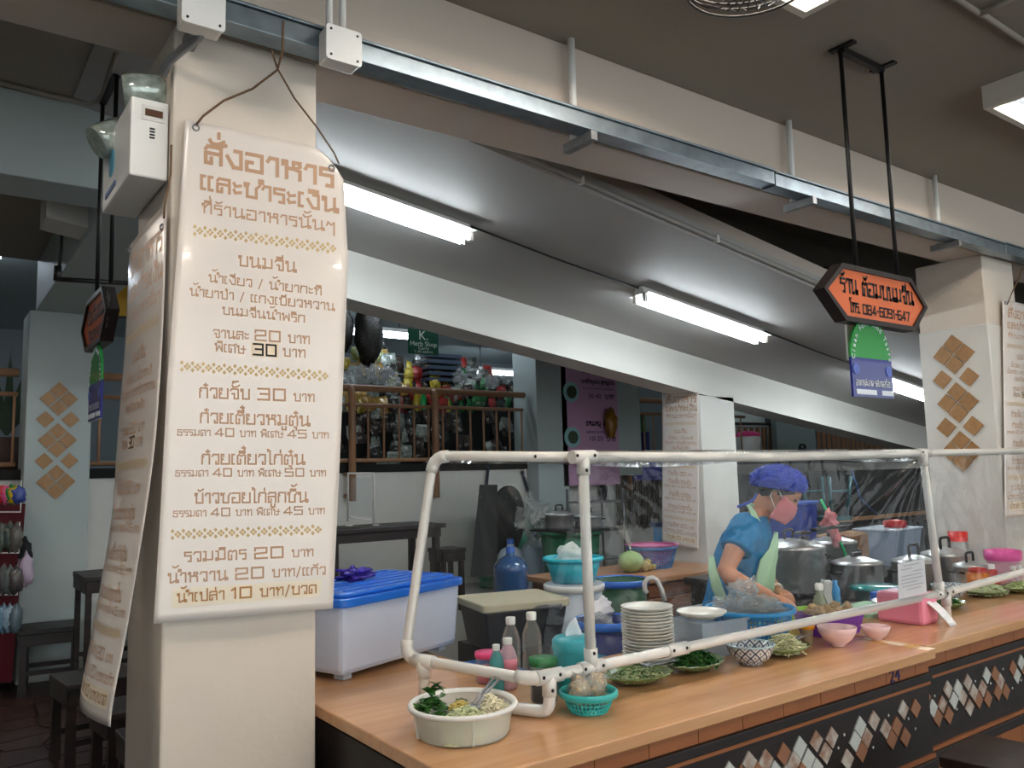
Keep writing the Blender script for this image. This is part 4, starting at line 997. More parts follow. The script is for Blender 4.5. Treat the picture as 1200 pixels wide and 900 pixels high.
# plates right of the tissue box
e1 = dish(1155, 698, .15, 'leaf plate of pale shredded cabbage right of the pink tissue box', rz=.3); shreds('shredded_cabbage', CAB, (0, 0, .014), .12, .06, 420, e1, .05, .003, seed=21, sy=.75)
MB().lathe([(0, .055), (.06, .045), (.11, .012)], n=20, sy=.75).build('cabbage_core', CAB, e1)
e2 = dish(1112, 713, .10, 'small dark green leaf plate with herbs beside the right pipe foot', rz=.2); leaves('herbs', LEAF, (0, 0, .014), .08, .03, 120, e2, .014, 22, .7)
bw2 = dup(bw); bw2.location = tuple(at(1162, 694, Z=CT)); bw2.location = (4.36, 2.2, CT); bw2['label'] = 'white bowl with blue lattice pattern among plates at right, farther of two'
e3 = dish(1196, 694, .14, 'leaf plate of chopped greens at right edge of the photo', rz=.1); shreds('chopped_vegetables', mat('pale_sprouts'if 0 else 'pale_cabbage', (190, 206, 140), .5), (0, 0, .014), .11, .04, 260, e3, .03, seed=23, sy=.7)
for k, (x, y, c, l) in enumerate(((4.72, 2.22, (214, 120, 40), 'orange sauce jar at right edge behind the plates'), (4.90, 2.26, (190, 40, 30), 'red sauce jar at right edge behind the plates'))):
    t = thing('sauce_jar', l, 'jar', (x, y, CT+.005)); m = mat('sauce%d' % k, c, .3); MB().lathe([(0, 0), (.05, 0), (.055, .02), (.055, .09), (.04, .1)], n=22).build('jar_body', m, t); MB().lathe([(.045, .098), (.046, .12), (0, .122)], n=20).build('lid', WHITE if k else mat('red_lid', (200, 50, 40), .4), t)
# green tray, board, tissue packet
gt = thing('lime_tray', 'lime green plastic tray under the woman\'s hands', 'tray', (3.30, 2.31, CT), math.radians(-20)); LIM = mat('lime_plastic', (152, 204, 60), .4)
MB().box(-.13, .13, -.08, .08, .001, .006).build('base', LIM, gt)
for q in ((-.14, .14, -.09, -.08), (-.14, .14, .08, .09), (-.14, -.13, -.08, .08), (.13, .14, -.08, .08)): MB().box(*q, .001, .055).build('side', LIM, gt, .003)
tag(MB().prism(rounded([(-.18, -.12), (.18, -.12), (.18, .12), (-.18, .12)], .03), lambda a, b, d: (3.72+a, 2.27+b, d), CT+.001, CT+.02).build('cutting_board', mat('pale_green_board', (150, 196, 160), .5)), 'pale green chopping board behind the pipe rail', 'cutting board')
mt = thing('metal_tray', 'round steel tray with pink meat slices on the chopping board', 'tray', (3.93, 2.26, CT+.021)); MB().lathe([(0, .002), (.12, .002), (.14, .015), (.142, .016), (.12, .006), (0, .005)], n=30, sy=.6).build('tray_body', STEEL, mt)
for k in range(4): MB().ball((-.08+.02*k, -.02+.01*(k % 2), .018), .022, .016, .008, 10, 6, .5, 8, k).build('meat_slice', mat('meat', (222, 160, 140), .5), mt)
tp = thing('napkin_holder', 'white plastic bag of napkins standing in the lime tray', 'packet', (3.455, 2.31, CT+.007), .3)
MB().grid(lambda u, v: (-.055+.11*u+.012*math.sin(3*v), .01*math.sin(7*u+3*v), .17*v*(1-.1*u)), 12, 12).build('bag', mat('milky_bag', (212, 218, 222), .3, alpha=.9), tp, solid=.02)
# --------------------------------------------------------------- pots on the far work surface


def pot(x, y, z, R, H, label, m=STEEL, lid=True, handle='loop', name='cooking_pot', hs=1):
    t = thing(name, label, 'pot', (x, y, z+.001))
    MB().lathe([(0, 0), (R*.9, 0), (R*.97, .008), (R, .03), (R, H*.8), (R*1.01, H*.81), (R*1.01, H*.98), (R*1.05, H), (R*1.04, H+.006), (R*.99, H+.004), (R*.97, .02), (0, .01)], n=40).build('pot_body', m, t)
    if lid:
        ld_ = MB().lathe([(R*1.04, H+.006), (R*1.03, H+.012), (R*.8, H+.012+.07*R), (R*.4, H+.012+.2*R), (0, H+.012+.25*R)], n=36).build('lid', STEEL, t)
        zt = H+.012+.25*R
        if handle == 'loop': MB().tube([(-.04*hs, 0, zt-.01), (-.04*hs, 0, zt+.035*hs), (-.03*hs, 0, zt+.045*hs), (.03*hs, 0, zt+.045*hs), (.04*hs, 0, zt+.035*hs), (.04*hs, 0, zt-.01)], .007*hs, 8).build('lid_handle', BLACKM, ld_)
        else: MB().box(-.05, .05, -.012, .012, zt-.005, zt+.02).build('lid_handle', BLACKM, ld_, .006)
    for a in (-.3, 2.84):
        c, s_ = math.cos(a), math.sin(a); pp = lambda r, k, zz: (r*c-k*s_, r*s_+k*c, zz)
        MB().tube([pp(R, -.035, H*.75), pp(R+.04, -.03, H*.8), pp(R+.045, 0, H*.82), pp(R+.04, .03, H*.8), pp(R, .035, H*.75)], .006, 8).build('side_handle', BLACKM, t)
    return t


ws = thing('stove_bench', 'dark metal stove bench carrying the big pots behind the counter', 'bench', (4.35, 2.95, 0))
MB().box(-.75, .95, -.30, .45, .70, .76).build('top', STEELD, ws)
for a in (-.72, .92):
    for b in (-.27, .42): MB().box(a-.02, a+.02, b-.02, b+.02, FLOOR, .70).build('leg', BLACKM, ws)
MB().box(-.73, .93, -.28, .43, .35, .38).build('lower_shelf', STEELD, ws)
gs = thing('gas_burner', 'black gas burner ring under the biggest pot', 'stove', (4.05, 2.93, .761)); MB().lathe([(.0, 0), (.16, 0), (.17, .02), (.17, .07), (.14, .08), (.1, .08)], n=24).build('ring', BLACKM, gs)
for k in range(4): a = k*PI/2+.4; MB().box(.12*math.cos(a)-.02, .12*math.cos(a)+.02, .12*math.sin(a)-.02, .12*math.sin(a)+.02, .078, .10).build('pan_support', BLACKM, gs)
bp2 = pot(4.05, 2.93, .862, .185, .235, 'big aluminium pot with lid right of the woman, largest pot', STEELD, hs=1)
sp_ = thing('frying_pan', 'small pan with long black handle lying on the big pot', 'pan', (4.10, 2.86, 1.20)); MB().tube([(.0, -.05, 0), (.12, -.09, .01), (.26, -.14, .012)], .010, 8).build('handle', BLACKM, sp_); MB().ball((-.06, -.03, -.012), .06, .04, .012, 14, 8).build('ladle_head', BLACKM, sp_)
pot(4.45, 3.12, .762, .13, .30, 'steel pot with side loop handle just right of the biggest pot', STEELD, handle='bar')
pot(4.66, 2.90, .762, .145, .20, 'aluminium pot with flat lid and black knob at centre right', STEELD, handle='bar')
pot(4.92, 3.22, .762, .145, .29, 'pot with greenish rim behind the flat lid pot', STEELD, handle='bar')
tl = thing('teal_lidded_bowl', 'round bowl with shiny teal lid in front of the pots', 'bowl', (4.27, 2.56, .79)); MB().lathe([(0, 0), (.08, 0), (.11, .08), (.12, .10)], n=30).build('bowl_body', mat('dark_teal', (10, 90, 92), .4), tl); MB().lathe([(.13, .095), (.135, .105), (.12, .115), (0, .118)], n=30).build('lid', mat('teal_lid', (14, 140, 140), .2, coat=.6), tl)
tag(MB().prism(rounded([(-.12, -.08), (.12, -.08), (.12, .08), (-.12, .08)], .02), lambda a, b, d: (4.08+a, 2.33+b, d), CT+.006, CT+.055).build('blue_lidded_box', BLUE, None, .006), 'small box with bright blue lid by the teal lid', 'box')
tag(MB().lathe([(0, 0), (.022, 0), (.022, .1), (.012, .12), (.012, .14), (0, .14)], (3.66, 2.40, CT+.001), 16).build('blue_cap_bottle', mat('blue_cap', (60, 150, 220), .4)), 'small blue bottle just beyond the chopping board', 'bottle')
tz = thing('cement_shelf', 'low dark shelf right behind the counter under the teal bowl', 'shelf', (4.2, 2.5, 0)); MB().box(-.35, .35, -.09, .15, .76, .788).build('top', STEELD, tz)
for a in (-.33, .33): MB().box(a-.015, a+.015, -.08, .14, FLOOR, .76).build('side', BLACKM, tz)
pot(4.83, 2.31, CT+.004, .085, .11, 'small aluminium pot partly behind the paper notice', STEEL)
pot(4.83, 2.63, .762, .125, .215, 'aluminium pot with tall black lid handle, left of the right-hand pair', STEEL, hs=1.3)
pot(5.14, 2.60, .762, .135, .235, 'aluminium pot nearest the tiled pillar with tall black lid handle', STEEL, hs=1.3)


def carton(px, py, D, sz, rz, m, label, name='cardboard_box', flaps=False, cat='box', z=None):
    p = at(px, py, D=D); z0 = p.z if z is None else z; t = thing(name, label, cat, (p.x, p.y, z0), rz); a, b, h = sz
    MB().box(-a/2, a/2, -b/2, b/2, 0, h).build('body', m, t, .004)
    return t


bs = thing('back_bench', 'dark bench behind the stove carrying cartons and a blue bin', 'bench', (5.5, 3.80, 0)); MB().box(-.9, 1.4, -.35, .45, .72, .77).build('top', DARKW, bs)
for a in (-.85, 1.35): MB().box(a-.03, a+.03, -.3, .4, FLOOR, .72).build('side', DARKW, bs)
cx = thing('cardboard_box', 'brown cardboard carton behind the pots at right', 'box', (5.62, 3.62, .771), .3); MB().box(-.21, .21, -.15, .15, 0, .27).build('body', RUSTC, cx); MB().hexa([(-.21, -.15, .27), (.21, -.15, .27), (.21, -.02, .29), (-.21, -.02, .29), (-.21, -.15, .274), (.21, -.15, .274), (.21, -.02, .294), (-.21, -.02, .294)]).build('flap', RUSTC, cx)
cx = thing('clear_storage_box', 'pale bluish clear plastic box standing behind the right-hand pots', 'box', (6.32, 3.64, .771), .1); MB().taper(0, 0, .002, .27, .20, .14, .23, .17).build('tub', mat('bluish_clear', (176, 196, 222), .3, alpha=.8), cx, .008); MB().box(-.24, .24, -.18, .18, .27, .285).build('lid', mat('bluish_lid', (200, 210, 225), .3), cx, .005)
cx = thing('blue_bin', 'deep blue plastic bin behind the woman\'s face', 'bin', (5.06, 3.66, .771), .3); MB().taper(0, 0, .002, .52, .15, .13, .19, .16).build('bin_body', mat('deep_blue', (14, 52, 148), .4), cx, .012); MB().box(-.20, .20, -.17, .17, .52, .54).build('rim', mat('deep_blue2', (30, 80, 180), .4), cx, .006)
gk = thing('green_stick', 'green stick with a crumpled pink cloth glove hanging on it', 'stick'); MB().tube([at(962, 585, D=5.3), at(974, 610, D=5.25), at(996, 662, D=5.1)], .009, 8).build('stick', mat('mint_green', (40, 170, 110), .4), gk)
tag(MB().ball((0, 0, 0), .052, .04, .062, 22, 14, .9, 9, 5).build('pink_cloth', mat('pink_cloth', (206, 130, 136), .8, var=.15, vscale=18)), 'crumpled pink rubber glove on the green stick', 'glove').location = at(973, 611, D=5.2)
o = MB().ball((0, 0, 0), .03, .026, .06, 16, 12, .6, 9, 8).build('glove_tail', mat('pink_cloth', (206, 130, 136), .8)); o.parent = bpy.data.objects['pink_cloth']; o.location = at(980, 630, D=5.2)-Vector(at(973, 611, D=5.2))
rj = thing('red_cap_jar', 'jar with red cap in front of the tiled pillar', 'jar', (5.39, 2.64, .762)); MB().lathe([(0, 0), (.05, 0), (.055, .03), (.055, .28), (.045, .31)], n=22).build('jar_body', GLASSY, rj); MB().lathe([(.055, .3), (.057, .36), (0, .362)], n=22).build('cap', mat('red_cap', (222, 44, 40), .35), rj)
pj = thing('pink_canister', 'translucent pink canister with bright pink lid at right', 'canister', (5.14, 2.27, CT+.005)); MB().lathe([(0, 0), (.08, 0), (.085, .02), (.085, .13)], n=26).build('canister_body', mat('pale_pink_clear', (236, 184, 206), .3, alpha=.8), pj); MB().lathe([(.092, .125), (.096, .14), (.095, .18), (.05, .19), (0, .19)], n=26, wob=lambda a, r: 1+.03*math.cos(10*a)).build('lid', mat('hot_pink', (236, 90, 170), .35), pj)
for k, x in enumerate((5.0, 5.08)):
    t = thing('white_cap_bottle', ('left' if not k else 'right')+' one of two small clear bottles in front of the pink canister', 'bottle', (x, 2.16, CT+.005)); MB().lathe([(0, 0), (.022, 0), (.024, .07), (.012, .09)], n=14).build('glass', GLASSY, t); MB().lathe([(.014, .088), (.015, .11), (0, .112)], n=12).build('cap', WHITE, t)

# --------------------------------------------------------------- stall storage behind the counter left
SZ = .501


def bucket(x, y, z, R, H, m, rimm, label, r0=.78, name='bucket', rimh=.03, cat='bucket'):
    t = thing(name, label, cat, (x, y, z)); MB().lathe([(0, .002), (R*r0, .002), (R, H), (R*.97, H), (R*r0*.97, .01), (0, .01)], n=36).build('body', m, t)
    MB().lathe([(R*.99, H-rimh), (R*1.06, H-rimh*.9), (R*1.08, H), (R*1.02, H+.006), (R*.96, H)], n=36).build('rim', rimm, t)
    return t


cl = thing('cooler_box', 'low white cooler box with blue lid right of the blue-lidded storage box', 'cooler', (1.84, 2.76, SZ), .0); MB().box(-.12, .12, -.16, .16, 0, .27).build('box_body', WHITE, cl, .01); MB().box(-.13, .13, -.17, .17, .27, .30).build('lid', mat('mid_blue', (20, 96, 170), .35), cl, .01)
for k in range(3): MB().box(-.123, .123, -.163, .163, .06+k*.07, .07+k*.07).build('ridge', mat('ridge_grey', (170, 180, 190), .4), cl)
tc_ = thing('teal_crate', 'teal-blue lidded plastic crate under the black crate', 'crate', (2.13, 2.57, SZ), .0); MB().box(-.13, .14, -.10, .10, 0, .29).build('box_body', mat('dark_teal_blue', (14, 100, 130), .4), tc_, .01); MB().box(-.14, .15, -.11, .11, .29, .325).build('lid', mat('teal_blue', (22, 130, 158), .35), tc_, .012)
bc = thing('black_crate', 'black plastic crate with beige lid and dark handle', 'crate', (2.10, 2.93, SZ+.335), math.radians(-12)); MB().taper(0, 0, 0, .165, .16, .13, .185, .155).build('crate_body', mat('black_plastic', (30, 32, 38), .4), bc, .008)
ldc = MB().prism(rounded([(-.2, -.17), (.2, -.17), (.2, .17), (-.2, .17)], .03), lambda a, b, d: (a, b, d), .165, .197).build('lid', mat('beige_lid', (176, 170, 146), .5), bc, .006); MB().tube([(.02, -.18, .165), (.03, -.2, .175), (.13, -.2, .175), (.14, -.18, .165)], .009, 8).build('handle', mat('grey_handle', (84, 84, 88), .4), ldc)
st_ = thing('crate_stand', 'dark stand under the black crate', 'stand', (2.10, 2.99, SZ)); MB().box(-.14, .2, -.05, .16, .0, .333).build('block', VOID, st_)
bk = bucket(2.41, 2.68, SZ, .135, .43, NAVY, BLUE, 'navy bucket with bright blue rim behind the teal tissue drum'); MB().ball((-.05, -.02, .43), .05, .04, .03, 18, 10, 1, 9, 3).build('plastic_bag', BAGF, bk)
MB().ball((.03, .07, .46), .07, .03, .04, 18, 12, .8, 9, 13).build('cloth', mat('white_cloth', (220, 220, 226), .8), bk)
wd_ = bucket(2.74, 3.28, SZ, .145, .49, CLEAR, WHITE, 'tall frosted white drum with lid under the teal basin', .82, 'plastic_drum'); MB().lathe([(0, .5), (.14, .5), (.15, .495)], n=30).build('lid', CLEAR, wd_)
tbn = bucket(2.74, 3.28, SZ+.503, .145, .12, mat('aqua_plastic', (30, 180, 200), .35), mat('aqua_plastic', (30, 180, 200), .35), 'aqua plastic basin holding a white bag on top of the drum', .75, 'basin', .015, 'basin')
MB().ball((.0, 0, .12), .085, .08, .06, 22, 14, .7, 9, 2).build('white_bag', mat('translucent_white', (216, 228, 226), .4, alpha=.85), tbn)
st2 = thing('wooden_stand', 'dark wooden stand for drum and bucket', 'stand', (3.0, 3.3, 0)); MB().box(-.42, .35, -.13, .22, SZ-.05, SZ-.002).build('top', DARKW, st2)
for a in (-.38, .31): MB().box(a-.03, a+.03, -.12, .2, FLOOR, SZ-.05).build('side', DARKW, st2)
gb = bucket(3.13, 3.36, SZ, .15, .47, mat('bottle_green', (8, 78, 44), .4), BLUE, 'dark green bucket with bright blue rim right of the drum')
um = thing('umbrella', 'folded umbrella with white hooked handle behind the plates', 'umbrella', tuple(at(775, 720, D=3.7))); u0 = Vector(at(775, 720, D=3.7))
MB().tube([Vector(at(*q, D=3.7))-u0 for q in ((779, 704), (775, 690), (770, 680), (765, 677), (759, 678), (755, 684), (756, 692), (758, 695))], .011, 10).build('hook_handle', mat('umbrella_white', (214, 212, 208), .4), um); MB().tube([Vector(at(779, 704, D=3.7))-u0, Vector(at(786, 730, D=3.7))-u0, Vector(at(796, 790, D=3.7))-u0], [.012, .02, .035], 10).build('folded_canopy', DARKC, um)
wt = thing('blue_cap_bottle', 'small white bottle with blue cap beside the white plates', 'bottle', (2.62, 2.50, SZ+.03)); MB().lathe([(0, 0), (.03, 0), (.03, .3), (.014, .33)], n=14).build('bottle_body', WHITE, wt); MB().lathe([(.016, .33), (.017, .38), (.01, .4), (0, .4)], n=12).build('cap', mat('blue_cap', (60, 150, 220), .4), wt)
# back counter with cabinets
bcn = thing('back_counter', 'brown wooden back counter with panelled cabinet doors by the white pillar', 'counter', (0, 0, 0))
MB().box(3.95, 5.515, 4.50, 5.35, .71, .75).build('worktop', wood('back_top', (176, 128, 92), (196, 146, 106), .35), bcn, .004); CBW = wood('cabinet_brown', (128, 82, 56), (150, 98, 70), .4)
MB().box(4.0, 5.50, 4.56, 5.3, FLOOR, .71).build('carcass', CBW, bcn)
for k in range(3):
    x = 4.03+k*.49; MB().box(x, x+.46, 4.535, 4.56, .60, .695).build('drawer', CBW, bcn, .005); dd_ = MB().box(x, x+.46, 4.535, 4.56, .16, .585).build('door', CBW, bcn, .005); MB().box(x+.06, x+.40, 4.528, 4.536, .22, .53).build('door_panel', CBW, dd_, .006)
bk2 = basket(0, 0, .205, .175, mat('lavender_blue', (84, 140, 206), .4), 'blue mesh basket under a pink colander on the back counter', Z=.75, loc=(5.02, 4.98), nv=50, nh=9, r0=.75)
pnk = thing('pink_colander', 'pink colander nested in the blue basket on the back counter', 'basket', (5.02, 4.98, .752)); MB().lathe([(0, .03), (.14, .03), (.19, .165), (.225, .186), (.228, .192), (.2, .188)], n=36).build('colander_body', mat('rose_pink', (226, 130, 180), .4), pnk)
ml = thing('green_melon', 'pale green round melon in a net on the back counter', 'melon', (4.66, 4.86, .75)); MB().ball((0, 0, .085), .105, .1, .085, 20, 14, .1).build('fruit', mat('melon_green', (166, 190, 130), .5, var=.2, vscale=12), ml)
for k in range(5): MB().tube([(0, 0, .17), (-.05+.01*k, -.02, .24), (-.18+.02*k, -.03, .38)], .002, 4, False).build('net_string', WHITE, ml)
gg = thing('ginger_root', 'yellow knobbly ginger root next to the melon', 'ginger', (4.80, 4.84, .75))
for k, (a, b, c, r) in enumerate(((0, 0, .04, .04), (.05, .01, .03, .028), (-.03, 0, .06, .03), (.03, 0, .07, .025), (.08, -.01, .03, .02))): MB().ball((a, b, c), r*1.2, r, r, 12, 8, .5, 8, k).build('knob', mat('ginger', (190, 170, 104), .6, var=.2, vscale=20), gg)


def jug(x, y, z, R, H, m, cap, label, waist=False):
    t = thing('water_jug', label, 'water jug', (x, y, z)); pr = [(0, 0), (R*.9, 0), (R, .02)]
    for k in range(1, 6): pr += [(R*(.97 if waist else 1), H*.12*k-.012), (R, H*.12*k)]
    pr += [(R*.97, H*.68), (R*.7, H*.80), (R*.26, H*.86), (R*.22, H*.92)]
    MB().lathe(pr, n=30).build('jug_body', m, t); MB().lathe([(R*.25, H*.9), (R*.26, H*.99), (R*.2, H), (0, H)], n=18).build('cap', cap, t)
    return t


BJ = mat('clear_blue_jug', (44, 88, 140), .1, alpha=.85, coat=1); MJ = mat('milky_jug', (170, 190, 206), .3); BC_ = mat('jug_cap_blue', (30, 90, 180), .4)
std = thing('jug_stand', 'dark stool carrying the clear blue jug', 'stool', (3.72, 5.20, 0)); MB().box(-.2, .2, -.2, .2, .50, .54).build('seat', DARKW, std)
for a in (-.17, .17):
    for b in (-.17, .17): MB().box(a-.02, a+.02, b-.02, b+.02, FLOOR, .50).build('leg', DARKW, std)
jug(3.72, 5.20, .541, .135, .46, BJ, BC_, 'clear blue water jug with blue cap in front of two milky jugs', True)
jug(4.62, 6.45, .421, .135, .52, MJ, BC_, 'milky white water jug, left of the rear pair'); jug(4.93, 6.50, .421, .135, .56, MJ, BC_, 'milky white water jug with blue print, right of the rear pair')


def gas(x, y, label):
    t = thing('gas_cylinder', label, 'gas cylinder', (x, y, .42)); m = mat('gas_green', (20, 116, 88), .4)
    MB().lathe([(.14, 0), (.15, .04), (.12, .06), (.15, .1), (.165, .18), (.165, .5), (.13, .6), (.05, .64), (0, .645)], n=28).build('tank', m, t); MB().lathe([(.09, .6), (.095, .76), (.1, .77), (.09, .77)], n=20).build('collar', m, t, solid=.004); MB().tube([(0, 0, .64), (0, 0, .73)], .02, 8).build('valve', STEELD, t)


gas(4.80, 7.02, 'green gas cylinder behind the left milky jug'); gas(5.16, 7.0, 'green gas cylinder behind the right milky jug, with collar')
gbn = bucket(4.86, 5.85, .42, .27, .60, DGREEN, DGREEN, 'large dark green tub with pots on top, left of the broom shelf', .85, 'tub', .03, 'tub')
MB().box(-.26, .26, -.26, .26, .605, .62).build('cover_board', VOID, gbn)
pot(4.74, 5.85, 1.042, .13, .13, 'aluminium pot standing on the green tub, left one', STEELD); pot(5.02, 5.78, 1.042, .12, .10, 'aluminium pot standing on the green tub, right one', STEELD)
# shelf rack, broom, bag etc against the back wall
rk = thing('wire_rack', 'grey wire rack between the green tub and the white pillar', 'rack', (5.75, 6.6, .42))
for a in (0, .5):
    for b in (0, .35): MB().tube([(a, b, 0), (a, b, .95)], .012, 6).build('post', STEELD, rk)
for z in (.2, .5, .8): MB().box(-.01, .51, -.01, .36, z, z+.02).build('shelf', STEELD, rk)
brm = thing('bamboo_blind', 'rolled-down dark bamboo blind hanging left of the white pillar poster', 'blind'); p0 = at(722, 556, Y=7.39); p1 = at(776, 556, Y=7.39)
for k in range(26):
    a = Vector(p0).lerp(Vector(p1), k/25); MB().tube([a, a+Vector((random.uniform(-.01, .01), 0, -.62+random.uniform(-.05, .03)))], .011, 5).build('slat', mat('bamboo_%d' % (k % 3), [(84, 76, 64), (62, 56, 48), (104, 94, 80)][k % 3], .8), brm)
for px, py, s, m, l, nm in ((707, 575, (.055, .03, .12), DARKC, 'dark cloth bag hanging on the back wall', 'hanging_bag'), (752, 640, None, None, '', '')):
    if s: o = tag(MB().ball((0, 0, 0), s[0], s[1], s[2], 16, 12, .4, 6, 2).build(nm, m), l, 'bag'); o.location = at(px, py, Y=7.38)
bx = thing('blue_caddy', 'blue and white plastic caddy in front of the bamboo blind', 'container', (5.90, 5.58, .78)); MB().box(-.15, .08, -.1, .1, 0, .24).build('body', mat('pale_blue_box', (70, 150, 214), .4), bx, .01); MB().tube([(.1, -.1, 0), (.1, -.1, .24)], .02, 8).build('strip', WHITE, bx); MB().box(-.17, .12, -.12, .12, .24, .28).build('lid', mat('dark_blue_lid', (16, 50, 110), .4), bx)
stx = thing('caddy_stand', 'dark stand below the blue caddy', 'stand', (5.90, 5.62, .42)); MB().box(-.2, .2, -.15, .15, 0, .358).build('block', VOID, stx)
vb = tag(MB().grid(lambda u, v: Vector(at(742+36*u, 533+30*v, Y=7.33))+Vector((.02*math.sin(9*u), .03*math.sin(7*u), 0)), 12, 4).build('violet_bag', mat('violet_plastic', (76, 76, 190), .5), None, solid=.004), 'violet-blue plastic bag hanging above the bamboo blind', 'bag')
# dark things leaning on the wall left of stall
lb_ = thing('leaning_board', 'black board leaning on the back wall behind the sheet', 'board'); q = [(562, 568), (574, 566), (590, 668), (551, 672)]
MB().hexa([Vector(at(551, 676, D=7.1)), Vector(at(583, 676, D=7.1)), Vector(at(583, 676, D=7.25)), Vector(at(551, 676, D=7.25)), Vector(at(562, 568, D=7.9)), Vector(at(583, 568, D=7.9)), Vector(at(583, 568, D=8.0)), Vector(at(562, 568, D=8.0))]).build('board', DARKC, lb_)
rt = thing('round_folding_table', 'folded black round table top leaning against the back wall', 'table', tuple(at(593, 612, D=8.1))); MB().prism([(.21*math.cos(k*PI/16), .36*math.sin(k*PI/16)) for k in range(32)], lambda a, b, d: (a, d-.15*b, b), -.03, .03).build('table_top', DARKC, rt, .01)
for k, (xa, ya, xb, yb) in enumerate(((574, 530, 570, 570), (612, 552, 624, 596))): tag(MB().tube([at(xa, ya, Y=7.395), at((xa+xb)/2, (ya+yb)/2, Y=7.395), at(xb, yb, Y=7.395)], .016, 6).build('dark_strap', mat('strap_blue', (34, 44, 66), .8)), ('left' if not k else 'right')+' dark strap hanging from the railing above the round table', 'strap')
cb2 = crumple('clear_bag', BAGF, (0, 0, 0), (.14, .1, .15), 'crumpled shiny clear bag on the right rear jug', 'bag', 5, 1.2); cb2.location = at(624, 606, D=7.7)

# --------------------------------------------------------------- tables, stools


def table(loc, L, Wd, H, label, rz=0, name='wooden_table', shelf=True, cat='table'):
    t = thing(name, label, cat, loc, rz); MB().box(-L/2, L/2, -Wd/2, Wd/2, H-.035, H).build('top', DARKW, t, .004)
    ins = .04 if L > .5 else .015; lw = .05 if L > .5 else .035
    for a in (-1, 1):
        for b in (-1, 1):
            x, y = a*(L/2-ins-lw/2), b*(Wd/2-ins-lw/2); MB().taper(x, y, 0, H-.035, lw/2+(.008 if L < .5 else 0), lw/2, lw/2, lw/2).build('leg', DARKW, t)
    for b in (-1, 1): MB().box(-L/2+ins, L/2-ins, b*(Wd/2-ins)-.012, b*(Wd/2-ins)+.012, H-.11, H-.035).build('apron', DARKW, t)
    for a in (-1, 1): MB().box(a*(L/2-ins)-.012, a*(L/2-ins)+.012, -Wd/2+ins, Wd/2-ins, H-.11, H-.035).build('apron', DARKW, t)
    if shelf:
        for b in (-1, 1): MB().box(-L/2+ins, L/2-ins, b*(Wd/2-ins-lw/2)-.01, b*(Wd/2-ins-lw/2)+.01, H*.3, H*.3+.03).build('stretcher', DARKW, t)
    return t


p = at(440, 615, D=7.0); table((p.x-.05, p.y-.1, .42), 1.05, .55, p.z-.42, 'long dark wooden table against the back wall beside the big poster')
p = at(520, 642, D=7.0); table((p.x+.03, p.y, .42), .24, .24, p.z-.42, 'small dark wooden stool seen through the plastic screen', 0, 'wooden_stool', cat='stool')
p = at(50, 733, Z=.55); table((p.x+.05, p.y, FLOOR), .38, .36, .45, 'dark wooden stool in front of the far left tiled pillar', -.15, 'wooden_stool', cat='stool')
p = at(112, 673, D=5.6); table((p.x+.16, p.y+.1, FLOOR), .5, .5, p.z-FLOOR, 'dark wooden table half hidden behind the side poster at left', 0)
p = at(103, 795, Z=.55); table((p.x+.05, p.y+.1, FLOOR), .36, .36, .45, 'dark stool left of the nearest pillar under the side poster', .1, 'wooden_stool', cat='stool')
p = at(122, 828, Z=.55); table((p.x+.12, p.y, FLOOR), .30, .30, .45, 'dark stool directly behind the bottom of the side poster', .1, 'wooden_stool', cat='stool')
p = at(140, 865, Z=.52); table((p.x+.16, p.y, FLOOR), .30, .30, .42, 'dark stool corner right beside the base of the nearest pillar', .0, 'wooden_stool', cat='stool')
table((2.895, 1.30, FLOOR), .33, .33, .52, 'dark glossy wooden stool at bottom right in front of the tiled counter', .1, 'wooden_stool', cat='stool')
# small clothes rail / white tube stand on the far table
tv = thing('white_tube_stand', 'thin white tube stand on the long dark table', 'stand'); D0 = 6.9
MB().tube([at(408, 612, D=D0), at(408, 556, D=D0), at(437, 556, D=D0), at(438, 562, D=D0), at(438, 617, D=D0)], .010, 8).build('tube', PVC, tv); MB().tube([at(409, 608, D=D0), at(437, 611, D=D0)], .006, 6).build('cross_tube', PVC, tv)
for px in (409, 440): MB().tube([at(px-4, 618, D=D0), at(px+4, 618, D=D0)], .014, 8).build('foot', PVC, tv)
tv.location.z += .01
tag(MB().add([at(411, 560, D=D0+.02), at(436, 560, D=D0+.02), at(436, 606, D=D0+.02), at(411, 604, D=D0+.02)], [(3, 2, 1, 0)]).build('clear_screen', film('clear_screen_film', .1, .5), None, solid=.001), 'small clear screen hung in the white tube stand', 'screen')

# --------------------------------------------------------------- railing of the upper floor


def railing(x0, x1, label, posts, y=7.38, step=.172, zt=2.43, bars=True, zb=1.72, pend=1.33):
    t = thing('railing', label, 'railing', ((x0+x1)/2, y, 1.7)); o = (x0+x1)/2; L = lambda x, z, d=0: (x-o, d, z-1.7)
    MB().tube([L(x0, zt), L(x1, zt)], .034, 12).build('top_rail', RAILM, t)
    MB().tube([L(x0, zt-.165, .03), L(x1, zt-.165, .03)], .019, 8).build('mid_rail', RAILM, t); MB().tube([L(x0, zb, .03), L(x1, zb, .03)], .019, 8).build('bottom_rail', RAILM, t)
    for px in posts:
        MB().tube([L(px, zt, .0), L(px, zt-.03, -.03), L(px, zt-.10, -.055), L(px, pend, -.055)], .036, 12).build('post', RAILM, t)
        for z in (pend+.05, pend+.26): MB().tube([L(px, z, -.05), L(px-.05, z, .02)], .016, 8).build('bracket', RAILM, t)
    n = int((x1-x0)/step)
    for k in range(n+1):
        x = x0+.08+k*step
        if x < x1: MB().tube([L(x, zb, .03), L(x, zt-.165, .03)], .0115, 6).build('baluster', RAILM, t)
    return t


